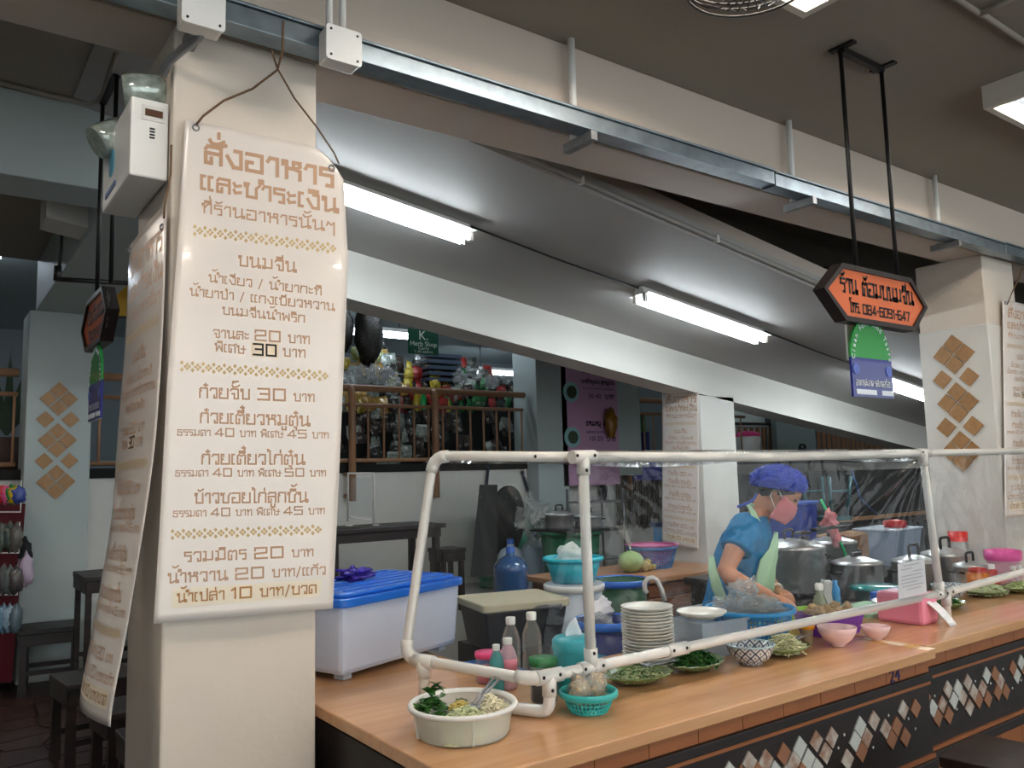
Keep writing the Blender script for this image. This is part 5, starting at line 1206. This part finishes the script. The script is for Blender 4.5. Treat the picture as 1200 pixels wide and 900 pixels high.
railing(.95, 5.52, 'tan painted metal railing of the upper floor behind the big poster', [1.45, 3.40, 4.33])
railing(-1.2, .62, 'tan railing at far left edge beside the tiled pillar', [-.4])
railing(6.65, 9.4, 'tan railing right of the pink menu poster', [7.05, 8.9])
wr_ = thing('wood_slat_railing', 'dark railing with wooden slats seen below the sloping beam', 'railing', (12.2, 8.4, 1.62))
for k in range(44): MB().box(-2.9+k*.15, -2.83+k*.15, 0, .03, .0, .62+(.10 if k > 24 else 0)).build('slat', mat('slat_brown', (120, 84, 56), .6), wr_)
for z in (.02, .6): MB().box(-2.95, 3.7, -.03, 0, z, z+.05).build('rail', DARKW, wr_)
wc = thing('drink_cooler', 'white water cooler with magenta lid on the upper floor', 'cooler', tuple(at(878, 545, Y=8.12))); wc.location.z = 1.62; MB().lathe([(0, 0), (.16, 0), (.18, .03), (.19, .42)], n=26).build('cooler_body', WHITE, wc); MB().lathe([(.2, .41), (.2, .45), (.1, .49), (0, .5)], n=26).build('lid', mat('magenta', (200, 30, 110), .4), wc)
gx = thing('glass_case_frame', 'thin grey metal frame around the water cooler', 'frame', (0, 0, 0)); MB().tube([at(860, 500, Y=8.0), at(899, 500, Y=8.0), at(899, 535, Y=8.0)], .025, 6).build('frame', STEELD, gx)
gy = tag(MB().box(10.5, 11.3, 8.5, 8.6, 1.62, 3.9).build('grey_column', GREYW), 'grey green column on the upper floor beyond the white pillar', 'column'); tag(MB().box(11.25, 12.3, 8.25, 8.35, 1.62, 3.9).build('grey_column', mat('grey_panel', (120, 134, 134), .7)), 'wide grey panel column between the wooden slats', 'column')
rb = thing('round_backpack', 'black round backpack on the upper floor behind the plastic screen', 'bag', tuple(at(941, 536, Y=7.9))); MB().ball((0, 0, -.08), .28, .15, .22, 16, 12, .2).build('bag_body', DARKC, rb); MB().tube([(-.08, 0, .13), (-.05, 0, .2), (.05, 0, .2), (.08, 0, .13)], .02, 8).build('loop', DARKC, rb)
# railing up in the stairwell
sr = thing('stair_railing', 'dark stair railing with slats in the gap above the sloping slab', 'railing', (0, 0, 0))
for k in range(26):
    x = 4.9+k*.16; MB().box(x, x+.07, 4.05, 4.09, sl(x)+.1, CEIL-.01).build('slat', mat('dark_brown_slat', (52, 46, 38), .7), sr)
MB().hexa([(4.2, 4.0, sl(4.2)+.16), (9, 4.0, sl(9)+.16), (9, 4.04, sl(9)+.16), (4.2, 4.04, sl(4.2)+.16), (4.2, 4.0, sl(4.2)+.24), (9, 4.0, sl(9)+.24), (9, 4.04, sl(9)+.24), (4.2, 4.04, sl(4.2)+.24)]).build('rail', DARKW, sr)

# --------------------------------------------------------------- herb shop on the upper floor
ks = thing('shop_sign', 'dark green K. Herb Shop sign hanging over the packed stall', 'sign', (4.37, 7.62, 2.985)); SG = mat('sign_green', (10, 78, 58), .4)
MB().box(-.185, .185, 0, .012, -.135, .135).build('panel', SG, ks)
for b_, s_, z in (('K.', .14, .025), ('Herb Shop', .075, -.045), ('Curry', .055, -.085), ('T. 081-6038192', .036, -.12)): text(b_, s_, (0, -.003, z), FR, mat('sign_white', (214, 226, 220), .5), ks)
for a in (-.15, .15): MB().tube([(a, .005, .135), (a, .005, .96)], .004, 5).build('wire', BLACKM, ks)
pp = thing('pink_menu_poster', 'tall pink menu banner in Thai and English beside the grey pillar', 'poster', (6.42, 7.2, 2.35)); PKP = mat('mauve_vinyl', (196, 150, 184), .5)
MB().box(-.50, .36, 0, .01, -.95, .62).build('sheet', PKP, pp)
for b_, s_, z, sx in (('30-40', .075, .06, 1.2), ('10-20', .08, -.44, 1.2), ('salted pork', .055, -.35, 1.2), ('egg noodle soup with red roasted pork', .028, .165, 1.1), ('Saeng   (Ying Saen Wee)', .050, .35, 1.0)): text(b_, s_, (.06 if sx != 1.2 else .0, -.003, z), FR, mat('violet_ink', (60, 36, 96), .6), pp, sx=sx)
for txt, a0, a1, z, h in (('นอ่อนแสง', -.30, -.06, .43, .045), ('หญิง แสนหว'.replace('ญ', 'ถ' if 0 else 'ณ' if 0 else 'น'), 0, .32, .43, .045), ('บะหมี่หมูแดง สูตรยูนาน'.replace('ญ', 'น'), -.20, .32, .235, .035), ('แหนมหมู', -.14, .08, -.26, .045), ('สุก-ดิบ', .13, .32, -.26, .045), ('บาท', .17, .31, .06, .045), ('บาท', .17, .31, -.44, .045)):
    bb = MB()
    for q_ in ribbons([(txt, 1)], (a0, -z), (a1, -z), h, .22): bb.add([(v.x, -.003, -v.y) for v in q_], [(0, 1, 2, 3)])
    bb.build('lettering', BLK, pp)['kind'] = 'stuff'
for z in (.12, -.4):
    MB().tube([(-.36, -.004, z), (-.36, -.001, z)], .12, 24).build('food_picture', mat('dish_photo', (140, 190, 190), .4), pp); MB().tube([(-.35, -.006, z), (-.35, -.003, z)], .075, 20).build('food_picture', mat('food_photo', (60, 80, 50), .5, var=.6, vscale=60), pp)
tag(MB().ball((0, 0, 0), .09, .05, .17, 14, 10, .4, 7, 3).build('amber_bag', mat('amber_bag', (170, 120, 40), .3, var=.4, vscale=20)), 'amber bag hanging at the edge of the pink banner', 'bag').location = at(716, 496, Y=7.15)
nb = thing('notice_sheets', 'pale notices pinned behind the railing right of the pink banner', 'notice', tuple(at(745, 498, Y=7.425)))
MB().box(-.14, .06, 0, .01, -.08, .17).build('sheet', mat('pale_blue_notice', (176, 200, 206), .6), nb); MB().box(.06, .2, .02, .03, -.1, .14).build('sheet', mat('green_notice', (60, 120, 80), .6), nb); MB().box(-.1, .25, .02, .03, -.35, -.08).build('sheet', mat('navy_notice', (30, 40, 96), .6), nb)
# fluorescent tubes upstairs
for k, (px, py, Y, L, l) in enumerate(((428, 390, 10.0, 1.3, 'far fluorescent tube left of the herb shop sign'), (584, 437, 12.5, 1.0, 'far fluorescent tube right of the herb shop sign'), (762, 452, 10.5, .35, 'bright lamp right of the pink banner'), (420, 352, 10.5, 1.2, 'far ceiling tube behind the sloping beam'))):
    p = at(px, py, Y=Y); t = thing('far_tube_light', l, 'tube light', tuple(p)); MB().tube([(-L/2, 0, 0), (L/2, 0, 0)], .04, 8).build('fluorescent_tube', TUBF, t); MB().box(-L/2-.04, L/2+.04, -.06, .06, .04, .09).build('batten', WHITE, t)
    for a_ in (-L*.4, L*.4): MB().tube([(a_, 0, .08), (a_, 0, 3.949-p.z)], .01, 6).build('hanger_rod', STEELD, t)
for x in (.0, 4.6, 8.5, 12.5):  # the hidden tube above the herb stall is added to brighten its packets
    t = thing('far_tube_light', {.0: 'tube light over the upper floor at far left', 4.6: 'added tube light brightening the herb stall, hidden by the sloping beam', 8.5: 'tube light over the upper floor behind white pillar', 12.5: 'tube light over the upper floor at far right'}[x], 'tube light', (x, 9.5 if x != 4.6 else 7.9, 3.85)); MB().tube([(-.6, 0, 0), (.6, 0, 0)], .03, 8).build('fluorescent_tube', TUBF, t); MB().box(-.63, .63, -.05, .05, .03, .098).build('batten', WHITE, t)
# stall shelving and goods
rkk = thing('stall_shelving', 'dark stepped shelving of the herb stall behind the railing', 'shelf', (0, 0, 0))
for k, (z0, z1, y) in enumerate(((1.62, 2.3, 8.2), (2.3, 2.55, 8.5), (2.55, 2.78, 8.8))):
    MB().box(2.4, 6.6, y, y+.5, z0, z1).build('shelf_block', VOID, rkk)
for x in (2.75, 3.95, 5.5): MB().box(x-.03, x+.03, 7.95, 8.0, 1.62, 2.62).build('upright', BLACKM, rkk)
PK = [((214, 190, 50), 'yellow'), ((206, 160, 70), 'amber'), ((170, 40, 36), 'dark red'), ((36, 120, 64), 'green'), ((170, 182, 172), 'silvery clear'), ((66, 52, 42), 'dark brown'), ((170, 176, 96), 'pale lime'), ((60, 66, 60), 'smoky grey')]
protos = []
for i, (c, nm) in enumerate(PK):
    b = MB().grid(lambda u, v: (.075*(2*u-1)*(1-.15*abs(2*v-1)), -.028*math.sin(PI*u)*math.sin(PI*v)-.004*math.sin(15*u+9*v), .17*v), 8, 8)
    b.grid(lambda u, v: (.075*(1-2*u)*(1-.15*abs(2*v-1)), .028*math.sin(PI*u)*math.sin(PI*v), .17*v), 6, 6); b.add([(-.07, 0, .165), (.07, 0, .165), (.06, 0, .19), (-.06, 0, .19)], [(0, 1, 2, 3)])
    me = b.build('packet', mat('packet_%d' % i, c, .22, .1, var=.6, vscale=28, bump=.8, bscale=60, coat=.8)); protos.append(me)
rr_ = random.Random(5); cnt = 0


def top_profile(px):
    T = [(402, 425), (420, 412), (440, 408), (455, 400), (470, 425), (480, 418), (495, 420), (510, 436), (530, 428), (555, 425), (580, 438), (600, 450), (612, 455)]
    return lerp([(a, b) for a, b in T], px)


ZONES = [('left mound of the herb stall', 402, 462, [0, 6, 4, 1, 7]), ('middle shelf of the herb stall', 462, 520, [0, 1, 2, 5, 7, 5]), ('right mound of the herb stall', 520, 608, [3, 2, 5, 4, 3, 7, 5, 1])]
for zn, xa, xb, pal in ZONES:
    py = 404
    row = 0
    while py < 545:
        px = xa+(row % 2)*4
        while px < xb:
            if py > top_profile(px) and not (py > 478 and rr_.random() < .45):
                i = rr_.choice(pal if py < 475 else [5, 7, 4, 5]); Y = 7.9+max(0, (470-py))*.012+rr_.uniform(-.06, .06)
                p = at(px+rr_.uniform(-3, 3), py+rr_.uniform(-2, 3), Y=Y); o = protos[i].copy(); C.objects.link(o); o.location = p-Vector((0, 0, .09)); s_ = rr_.uniform(.75, 1.1); o.scale = (s_, s_, s_); o.rotation_euler = (rr_.uniform(-.3, .1), rr_.uniform(-.3, .3), rr_.uniform(-.5, .5))
                nm = PK[i][1]; lo = 'behind the balusters' if py > 475 else 'above the railing'
                tag(o, '%s wrapped packet in the %s, %s' % (nm, zn, lo), 'packet', '%s packets in the %s, %s' % (nm, zn, lo)); cnt += 1
            px += 9.6
        py += 11.5; row += 1
for o in protos: bpy.data.objects.remove(o)
for k, (px, py, W_, H_, l) in enumerate(((432, 392, .30, .72, 'tall roll of dark net bags hanging at left of the stall'), (403, 385, .2, .5, 'dark hanging bundle right beside the big poster'))):
    t = thing('hanging_bundle', l, 'bundle', tuple(at(px, py, Y=8.3))); MB().ball((0, 0, 0), W_/2, W_/2, H_/2, 20, 14, .25, 9, k).build('bundle_body', mat('dark_net', (40, 38, 32), .35, var=.7, vscale=60, bump=1, bscale=50), t)
cr = thing('blue_grey_crate', 'slatted blue grey crate standing on the herb stall shelf', 'crate', tuple(at(517, 432, Y=8.2)))
for k in range(5): MB().box(-.22, .22, -.1, .1, -.16+k*.07, -.12+k*.07).build('slat', mat('crate_blue', (58, 72, 92), .5), cr)
for k in range(4): tag(MB().ball(at(414+k*14, 440+rr_.uniform(-6, 6), Y=7.72), .09, .05, .09, 20, 12, 1.2, 10, k).build('shiny_wrap', BAGF), 'shiny clear wrap over the left mound of packets', 'plastic wrap', 'clear wraps over left mound')
for k in range(4): tag(MB().ball(at(540+k*18, 440+rr_.uniform(-5, 8), Y=7.72), .09, .05, .06, 20, 12, 1.2, 10, k+20).build('shiny_wrap', BAGF), 'shiny clear wrap over the right mound of packets', 'plastic wrap', 'clear wraps over right mound')
for px, c, l in ((488, (210, 190, 50), 'small yellow bottle hanging behind the railing'), (496, (20, 190, 100), 'bright green packet hanging behind the railing')):
    tag(MB().ball(at(px, 471, Y=7.425), .035, .02, .09, 12, 10, .3, 7, 2).build('small_packet', mat('pk%d' % px, c, .3)), l, 'packet')

# --------------------------------------------------------------- display rack at left edge
dr = thing('display_rack', 'dark red display rack with white wire baskets at left edge', 'rack', tuple(at(-12, 760, D=6.0))); r0 = Vector(dr.location); dr.location.z = FLOOR; r0.z = FLOOR
LR_ = lambda px, py, D=6.2: Vector(at(px, py, D=D-.5))-r0
MB().hexa([LR_(-40, 800, 6.3), LR_(14, 800, 6.3), LR_(14, 800, 6.5), LR_(-40, 800, 6.5), LR_(-40, 590, 6.5), LR_(30, 590, 6.5), LR_(30, 590, 6.6), LR_(-40, 590, 6.6)]).build('back_panel', mat('dark_red', (84, 18, 30), .5), dr)
for py in (600, 648, 697):
    for q in (-14, 0): MB().tube([LR_(-30, py+q), LR_(24-(py-600)*.04, py+q), LR_(25-(py-600)*.04, py-22+q, 6.35)], .006, 6).build('wire', WHITE, dr)
for j, (py, cs) in enumerate(((580, [(210, 40, 60), (230, 90, 150), (40, 130, 50), (220, 190, 40), (60, 80, 160)]), (630, [(90, 100, 90), (70, 84, 80), (100, 96, 90)]), (680, [(80, 84, 84), (100, 110, 110), (76, 70, 70)]), (725, [(110, 150, 180), (150, 180, 200), (100, 120, 130)]))):
    for i, c in enumerate(cs):
        px = 2+i*(22/len(cs))+2; tag(MB().ball((0, 0, 0), .045, .04, .09 if j else .06, 12, 8, .5, 8, i+j).build('flower' if not j else 'small_bag', mat('rk_%d_%d' % (i, j), c, .4, var=.3, vscale=40, coat=.4)), ('artificial flower in the top basket of the left rack, colour %s' % ['red', 'pink', 'green leaves', 'yellow', 'blue'][i]) if not j else ('%s wrapped goods in the %s wire basket of the left rack' % (['left', 'middle', 'right'][i], ['', 'second', 'third', 'lowest'][j])), 'flower' if not j else 'bag').location = at(px, py, D=5.62)
bn = tag(MB().ball((0, 0, 0), .05, .04, .11, 14, 10, .5, 7, 4).build('lilac_bag', mat('lilac', (190, 170, 190), .5)), 'lilac cloth pouch hanging on the side of the rack', 'bag'); bn.location = at(30, 668, D=5.75)
tag(MB().ball((0, 0, 0), .045, .035, .09, 14, 10, .5, 7, 6).build('black_pouch', DARKC), 'black pouch hanging above the lilac pouch', 'bag').location = at(29, 648, D=5.8)
ysn = thing('yellow_sign', 'small yellow sign hanging between the posters at left', 'sign', tuple(at(142, 350, Y=6.6))); MB().box(-.09, .12, 0, .02, -.13, .13).build('panel', mat('sign_yellow', (196, 150, 20), .4), ysn); MB().box(-.1, .13, .004, .03, -.14, .14).build('frame', BLACKM, ysn)
pl = thing('potted_palm', 'dark green palm leaves behind the far left pillar', 'plant', tuple(at(6, 560, Y=7.9)))
for k in range(9):
    a = -1.2+k*.3; MB().grid(lambda u, v: (math.sin(a)*.5*v+(u-.5)*.06*math.sin(PI*min(1, v+.1)), .05*math.sin(k), .75*v-.35*v*v*abs(a)), 2, 8).build('frond', mat('dark_palm', (26, 52, 24), .5), pl)
MB().lathe([(0, -.35), (.1, -.35), (.14, -.02), (.0, -.03)], n=16).build('plant_pot', mat('plant_pot', (60, 40, 34), .6), pl); pl.location.z = 1.97

# --------------------------------------------------------------- dark equipment behind the sheet at right
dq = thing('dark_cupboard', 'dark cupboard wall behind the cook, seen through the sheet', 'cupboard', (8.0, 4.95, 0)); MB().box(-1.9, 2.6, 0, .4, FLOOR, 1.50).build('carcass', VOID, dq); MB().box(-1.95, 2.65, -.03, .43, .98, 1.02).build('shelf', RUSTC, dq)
for k in range(5): MB().box(-1.85+k*.88, -1.02+k*.88, -.02, 0, .2, .92).build('door', mat('dark_door', (38, 40, 42), .6), dq, .006)
us = thing('upturned_stool', 'teal plastic stool turned upside down on the dark cupboard', 'stool', (7.2, 4.75, 1.03)); TS = mat('dark_teal_stool', (26, 78, 84), .4)
MB().box(-.17, .17, -.15, .15, 0, .04).build('seat', TS, us)
for a in (-1, 1):
    for b in (-1, 1): MB().tube([(a*.13, b*.12, .04), (a*.18, b*.16, .42)], .018, 8).build('leg', TS, us)
for a in (-1, 1): MB().tube([(-.16, a*.14, .28), (.16, a*.14, .28)], .012, 6).build('rung', TS, us)
tag(MB().tube([(7.9, 4.9, 1.5), (8.0, 4.88, 1.2), (8.25, 4.86, 1.03)], .012, 6).build('blue_hose', mat('hose_blue', (40, 70, 110), .5)), 'dark blue hose over the cupboard', 'hose')
rdl = thing('red_lidded_pot', 'red lidded pot on the clear plastic box', 'pot', (6.36, 3.60, 1.057)); MB().lathe([(0, 0), (.08, 0), (.09, .03), (.085, .05), (0, .065)], n=20).build('lid', mat('red_lid2', (206, 50, 50), .4), rdl)

# ================================================================= THE COOK
DW = 4.0
Vh = Vector((.785, .62, 0)).normalized(); Rh = Vector((.62, -.785, 0)).normalized(); Uh = Vector((0, 0, 1))   # away from camera, image right, up
wroot = thing('person', 'woman in blue t-shirt, pale green apron, blue hair net and pink mask, bending over work', 'person', (3.33, 2.80, FLOOR)); W0 = Vector((3.33, 2.80, FLOOR))
wp = lambda px, py, D=DW: Vector(at(px, py, D=D))-W0
PXM = DW/FPX


def loft(sec, n=24, a0=0, a1=2*PI, sc=1.0, off=0):
    """sections: (px, py, half width px, half depth m, D)"""
    b = MB(); vs = []; m = len(sec); full = abs(a1-a0-2*PI) < 1e-6; k_ = n if full else n+1
    for px, py, hw, dp, D in sec:
        c = wp(px, py, D)
        for k in range(k_):
            a = a0+(a1-a0)*k/n; ca_, sa = math.cos(a), math.sin(a); vs.append(c+Rh*(hw*PXM*sc+off)*ca_+Vh*(dp*sc+off)*(abs(sa)**.85*(1 if sa > 0 else -1)))
    fs = []
    for i in range(m-1):
        for k in range(n):
            k2 = (k+1) % k_ if full else k+1; fs.append((i*k_+k, i*k_+k2, (i+1)*k_+k2, (i+1)*k_+k))
    if full: fs += [tuple(range(k_)), tuple((m-1)*k_+k for k in range(k_))[::-1]]
    return b.add(vs, fs, True)


TOR = [(889, 597, 8, .06, 4.03), (885, 604, 13, .10, 4.05), (880, 612, 20, .155, 4.06), (875, 626, 27, .180, 4.08), (870, 648, 31, .175, 4.10), (867, 675, 33, .160, 4.12), (861, 705, 35, .165, 4.14), (853, 740, 39, .185, 4.16), (848, 775, 41, .19, 4.18)]
# body: capsules joined to one surface by a voxel remesh
bm_ = loft(TOR, 24, sc=.90)
hc = wp(914, 576, 4.0)
Fh = (Rh*.81-Uh*.58-Vh*.12).normalized(); Th = (Rh*.58+Uh*.81).normalized(); Th = (Th-Fh*Th.dot(Fh)).normalized(); Lh = Th.cross(Fh)   # face forward, top of head, her left (away)
HM = Matrix((Fh, Lh, Th)).transposed()
H = lambda x, y, z: hc+Fh*x+Lh*y+Th*z
bm_.ball(hc+Th*.012, .096, .074, .098, 24, 16, M=HM)
bm_.ball(H(.028, 0, -.050), .066, .058, .072, 20, 12, M=HM)      # face and jaw
bm_.ball(H(.068, 0, -.095), .022, .022, .018, 12, 8, M=HM)       # chin
bm_.tube([H(.088, 0, .0), H(.098, 0, -.025), H(.112, 0, -.045), H(.092, 0, -.052)], [.009, .010, .013, .009], 10)
for sdy in (-1, 1):
    bm_.ball(H(-.012, .074*sdy, -.012), .018, .008, .032, 12, 8, M=HM); bm_.ball(H(.062, .042*sdy, -.036), .024, .02, .02, 10, 8, M=HM)
    bm_.tube([H(.084, .014*sdy, .018), H(.086, .034*sdy, .022), H(.074, .052*sdy, .016)], .008, 8)
bm_.tube([wp(886, 612, 4.06), wp(893, 597, 4.03), H(-.03, 0, -.05)], [.062, .052, .05], 16)
# near (right) arm, far (left) arm
NA = [wp(874, 618, 3.93), wp(862, 643, 3.87), wp(851, 668, 3.83), wp(856, 676, 3.81), wp(880, 689, 3.76), wp(904, 699, 3.72)]
bm_.tube(NA, [.058, .050, .043, .044, .036, .026], 16)
FA = [wp(884, 614, 4.22), wp(890, 640, 4.28), wp(893, 666, 4.30), wp(901, 680, 4.2), wp(911, 692, 4.08)]
bm_.tube(FA, [.056, .048, .042, .036, .025], 16)


def hand(wr_, d, side, palm_n, curl):
    d = d.normalized(); palm_n = (palm_n-d*palm_n.dot(d)).normalized(); s = d.cross(palm_n)*side
    bm_.tube([wr_-d*.01, wr_+d*.03, wr_+d*.075], [.025, .034, .034], 14, flat=.55 if abs(palm_n.z) > .5 else .7)
    for i, (o, L) in enumerate(((-.027, .062), (-.009, .072), (.009, .068), (.026, .052))):
        p = wr_+d*.07+s*o; q = p+(d*.6-palm_n*-.0).normalized()*L*.45; e = (d*(1-curl)+palm_n*curl).normalized(); r = q+e*L*.35; t_ = r+(e*.5+palm_n*.7*curl+d*.2).normalized()*L*.3
        bm_.tube([p, q, r, t_], [.0095, .0088, .008, .0065], 8)
    p = wr_+d*.025-s*.028; bm_.tube([p, p-s*.018+d*.022+palm_n*.01, p-s*.012+d*.05+palm_n*.02], [.012, .011, .008], 8)


hand(wp(904, 699, 3.72), (wp(926, 708, 3.66)-wp(904, 699, 3.72)), 1, Vector((0, 0, -1)), .45)
hand(wp(911, 692, 4.08), (wp(930, 703, 3.92)-wp(911, 692, 4.08)), -1, Vector((0, 0, -1)), .45)
# hips and legs down to the floor (hidden behind the counter)
hb = wp(848, 775, 4.18)
for sdy in (-1, 1):
    a = hb+Vh*.09*sdy; kx = a+Vector((.0, .0, 0)); bm_.tube([a+Uh*.06, Vector((a.x, a.y, .42)), Vector((a.x-.02, a.y+.02, .075)), Vector((a.x-.02, a.y+.02, .04))], [.10, .06, .042, .042], 14)
    f = Vector((a.x-.02, a.y+.02, .035)); bm_.tube([f-Rh*.05, f+Rh*.06, f+Rh*.15], [.035, .036, .022], 10, flat=.8)
body = bm_.build('body', SKIN, wroot)
r_ = body.modifiers.new('fuse', 'REMESH'); r_.mode = 'VOXEL'; r_.voxel_size = .0065; r_.use_smooth_shade = True
k = body.modifiers.new('soft', 'SMOOTH'); k.iterations = 4; k.factor = .5
# t-shirt
shb = loft([(x, y, w_, d, D) for x, y, w_, d, D in TOR if y > 600], 28, sc=1.06)
SL = [wp(877, 616, 3.97), wp(870, 628, 3.91), wp(862, 645, 3.87)]; shb.tube(SL, [.080, .082, .075], 20); shb.ball(wp(874, 618, 3.93), .074, n=18, m=12)
SLF = [wp(883, 614, 4.18), wp(888, 628, 4.24), wp(890, 644, 4.28)]; shb.tube(SLF, [.068, .074, .072], 20)
shirt = shb.build('t_shirt', SHIRT, wroot); r_ = shirt.modifiers.new('fuse', 'REMESH'); r_.mode = 'VOXEL'; r_.voxel_size = .009; r_.use_smooth_shade = True
k = shirt.modifiers.new('soft', 'SMOOTH'); k.iterations = 5; k.factor = .5
tx = bpy.data.textures.new('folds', 'CLOUDS'); tx.noise_scale = .06
k = shirt.modifiers.new('folds', 'DISPLACE'); k.texture = tx; k.strength = .014; k.mid_level = .5; k.texture_coords = 'LOCAL'
shirt['label'] = 'teal blue short-sleeved t-shirt'
skb = MB(); vs = []
for z, r in ((wp(848, 765, 4.18).z, .185), (.45, .22), (.30, .23)):
    for q in range(24): a = q*PI/12; vs.append(hb+Vector((0, 0, z-hb.z))+Rh*r*math.cos(a)+Vh*r*1.02*math.sin(a))
skb.add(vs, [(i*24+q, i*24+(q+1) % 24, (i+1)*24+(q+1) % 24, (i+1)*24+q) for i in range(2) for q in range(24)], True)
skb.build('skirt', mat('dark_blue_skirt', (12, 92, 140), .8), wroot)
# apron bib, straps
AP = [(894, 624, 12, .10, 4.08), (886, 640, 20, .14, 4.09), (873, 652, 31, .165, 4.10), (868, 675, 34, .165, 4.12), (862, 705, 37, .17, 4.14), (854, 740, 41, .19, 4.16), (849, 770, 43, .195, 4.18)]
vs = []; rows = [(-.6, .5), (-.95, .7), (-1.08, .9), (-1.12, 1.0), (-1.2, 1.15), (-1.25, 1.2), (-1.25, 1.2)]; b = MB(); n = 16
for (px, py, hw, dp, D), (a0, a1) in zip(AP, rows):
    c = wp(px, py, D)
    for q in range(n+1):
        a = a0+(a1-a0)*q/n; w_ = .006*math.sin(a*11+py*.1); vs.append(c+Rh*(hw*PXM*1.04+.016+w_)*math.cos(a)+Vh*(dp*1.04+.014+w_)*math.sin(a))
b.add(vs, [(i*(n+1)+q, i*(n+1)+q+1, (i+1)*(n+1)+q+1, (i+1)*(n+1)+q) for i in range(len(AP)-1) for q in range(n)], True)
b.build('apron', APRON, wroot, solid=.003)


def strap(pts, r, m, name, fl=.3): return MB().tube(pts, r, 8, flat=fl).build(name, m, wroot)


strap([wp(876, 590, 3.98)+Uh*.0, wp(882, 600, 3.90), wp(888, 612, 3.90), wp(893, 628, 3.96), wp(893, 640, 3.95)], [.012, .014, .014, .013, .012], APRON, 'apron_strap')
strap([wp(880, 590, 4.0), wp(892, 606, 4.10), wp(900, 622, 4.14), wp(902, 640, 4.12)], .011, APRON, 'apron_strap')
strap([wp(834, 652, 4.0), wp(835, 668, 3.95), wp(840, 688, 3.93), wp(848, 706, 3.92), wp(852, 720, 3.93)], [.012, .022, .026, .022, .016], APRON, 'apron_tie', .35)
GB = mat('green_binding', (30, 140, 70), .7)
strap([wp(884, 632, 3.90), wp(892, 640, 3.93), wp(897, 655, 3.98)], .004, GB, 'green_binding'); strap([wp(843, 704, 3.915), wp(853, 702, 3.915)], .006, GB, 'green_binding')
NB = mat('neck_band_blue', (18, 60, 160), .7); strap([wp(887, 578, 3.93), wp(884, 584, 3.925), wp(878, 589, 3.93), wp(864, 594, 3.94)], [.008, .010, .012, .012], NB, 'hair_net_tie', .5)
strap([wp(893, 606, 4.06), wp(896, 614, 3.99), wp(897, 622, 3.975)], .0035, BLACKM, 'lanyard', 1)
# shirt print
for q in ((885, 655), (888, 661)): MB().ball(wp(q[0], q[1], 3.955), .022, .01, .014, 10, 6, .8, 9, 2).build('white_print', mat('shirt_print', (190, 214, 220), .7), wroot)
# hair, net, mask, ear ring, eye, bracelet
hr = MB(); hr.ball(H(-.012, 0, .012), .104, .083, .100, 24, 16, M=HM); vv = [Vector(v) for v in hr.v]
hr.build('hair', mat('black_hair', (24, 20, 20), .5, bump=.6, bscale=90), wroot)
hb_o = bpy.data.objects['hair']
me = hb_o.data; import bmesh
bmh = bmesh.new(); bmh.from_mesh(me); geom = bmh.verts[:]+bmh.edges[:]+bmh.faces[:]
bmesh.ops.bisect_plane(bmh, geom=geom, plane_co=H(.05, 0, .012), plane_no=(Th*.80+Fh*-.60), clear_inner=True); bmh.to_mesh(me); bmh.free()
nt_ = MB(); cc_ = H(-.012, 0, .052); cf = (Rh*.97-Uh*.17).normalized(); cu_ = (Uh*.97+Rh*.17).normalized(); cl_ = cu_.cross(cf)
vs = []; n, m = 48, 20
for j in range(m+1):
    th = j/m*PI*.60
    for q in range(n):
        a = 2*PI*q/n; ruf = 1+.030*math.sin(11*a+2.2*j)+.07*noise.noise(Vector((math.cos(a)*4, math.sin(a)*4, j*.6)))
        fx = .142 if math.cos(a) < 0 else .128
        vs.append(wp(914, 565, 4.0)+(cf*fx*math.sin(th)*math.cos(a)+cl_*.115*math.sin(th)*math.sin(a))*ruf+cu_*.082*math.cos(th)*(1+.16*noise.noise(Vector((math.cos(a)*3, math.sin(a)*3, j*.7)))))
nt_.add(vs, [(j*n+q, j*n+(q+1) % n, (j+1)*n+(q+1) % n, (j+1)*n+q) for j in range(m) for q in range(n)], True)
NET = mat('hair_net_blue', (20, 60, 186), .75, var=.3, vscale=30, bump=1.0, bscale=60)
hn_ = nt_.build('hair_net', NET, wroot, solid=.003)
MB().tube([wp(914, 565, 4.0)+(cf*(.138 if math.cos(a) < 0 else .124)*math.cos(a)+cl_*.110*math.sin(a))*.95-cu_*.027 for a in [q*PI/16 for q in range(33)]], .008, 8, False).build('net_band', NET, hn_)
mk = MB().grid(lambda u, v: H(.018+.102*math.cos((u-.5)*2.9)*(1-.25*abs(v-.45)), .080*math.sin((u-.5)*2.9)*(1-.12*v), -.022-.098*v+.018*abs(2*u-1)**1.5*(1-1.6*v)), 20, 12)
mko = mk.build('face_mask', mat('pink_mask', (214, 128, 136), .8, bump=.2, bscale=90), wroot, solid=.003)
for sdy in (-1, 1):
    MB().tube([H(.035, .077*sdy, -.02), H(.0, .085*sdy, .0), H(-.024, .084*sdy, -.005), H(-.02, .082*sdy, -.04), H(.03, .076*sdy, -.08)], .0022, 6).build('mask_loop', WHITE, mko)
    ey = MB().ball(H(.083, .032*sdy, .003), .012, .014, .006, 12, 8, M=HM).build('eye', mat('eye_dark', (34, 24, 22), .2), body)
    MB().tube([H(.090, .018*sdy, .020), H(.089, .034*sdy, .026), H(.078, .05*sdy, .020)], [.002, .003, .0015], 6).build('eyebrow', mat('eyebrow', (50, 36, 32), .8), body)
for q in range(16):
    a = q*PI/8; c = wp(910, 692, 4.06); ax = (wp(930, 703, 3.92)-c).normalized(); s1 = ax.cross(Uh).normalized(); s2 = ax.cross(s1)
    MB().ball(c+(s1*math.cos(a)+s2*math.sin(a))*.033, .0065, n=8, m=5).build('bracelet_bead', mat('pearl', (232, 226, 220), .3), wroot)
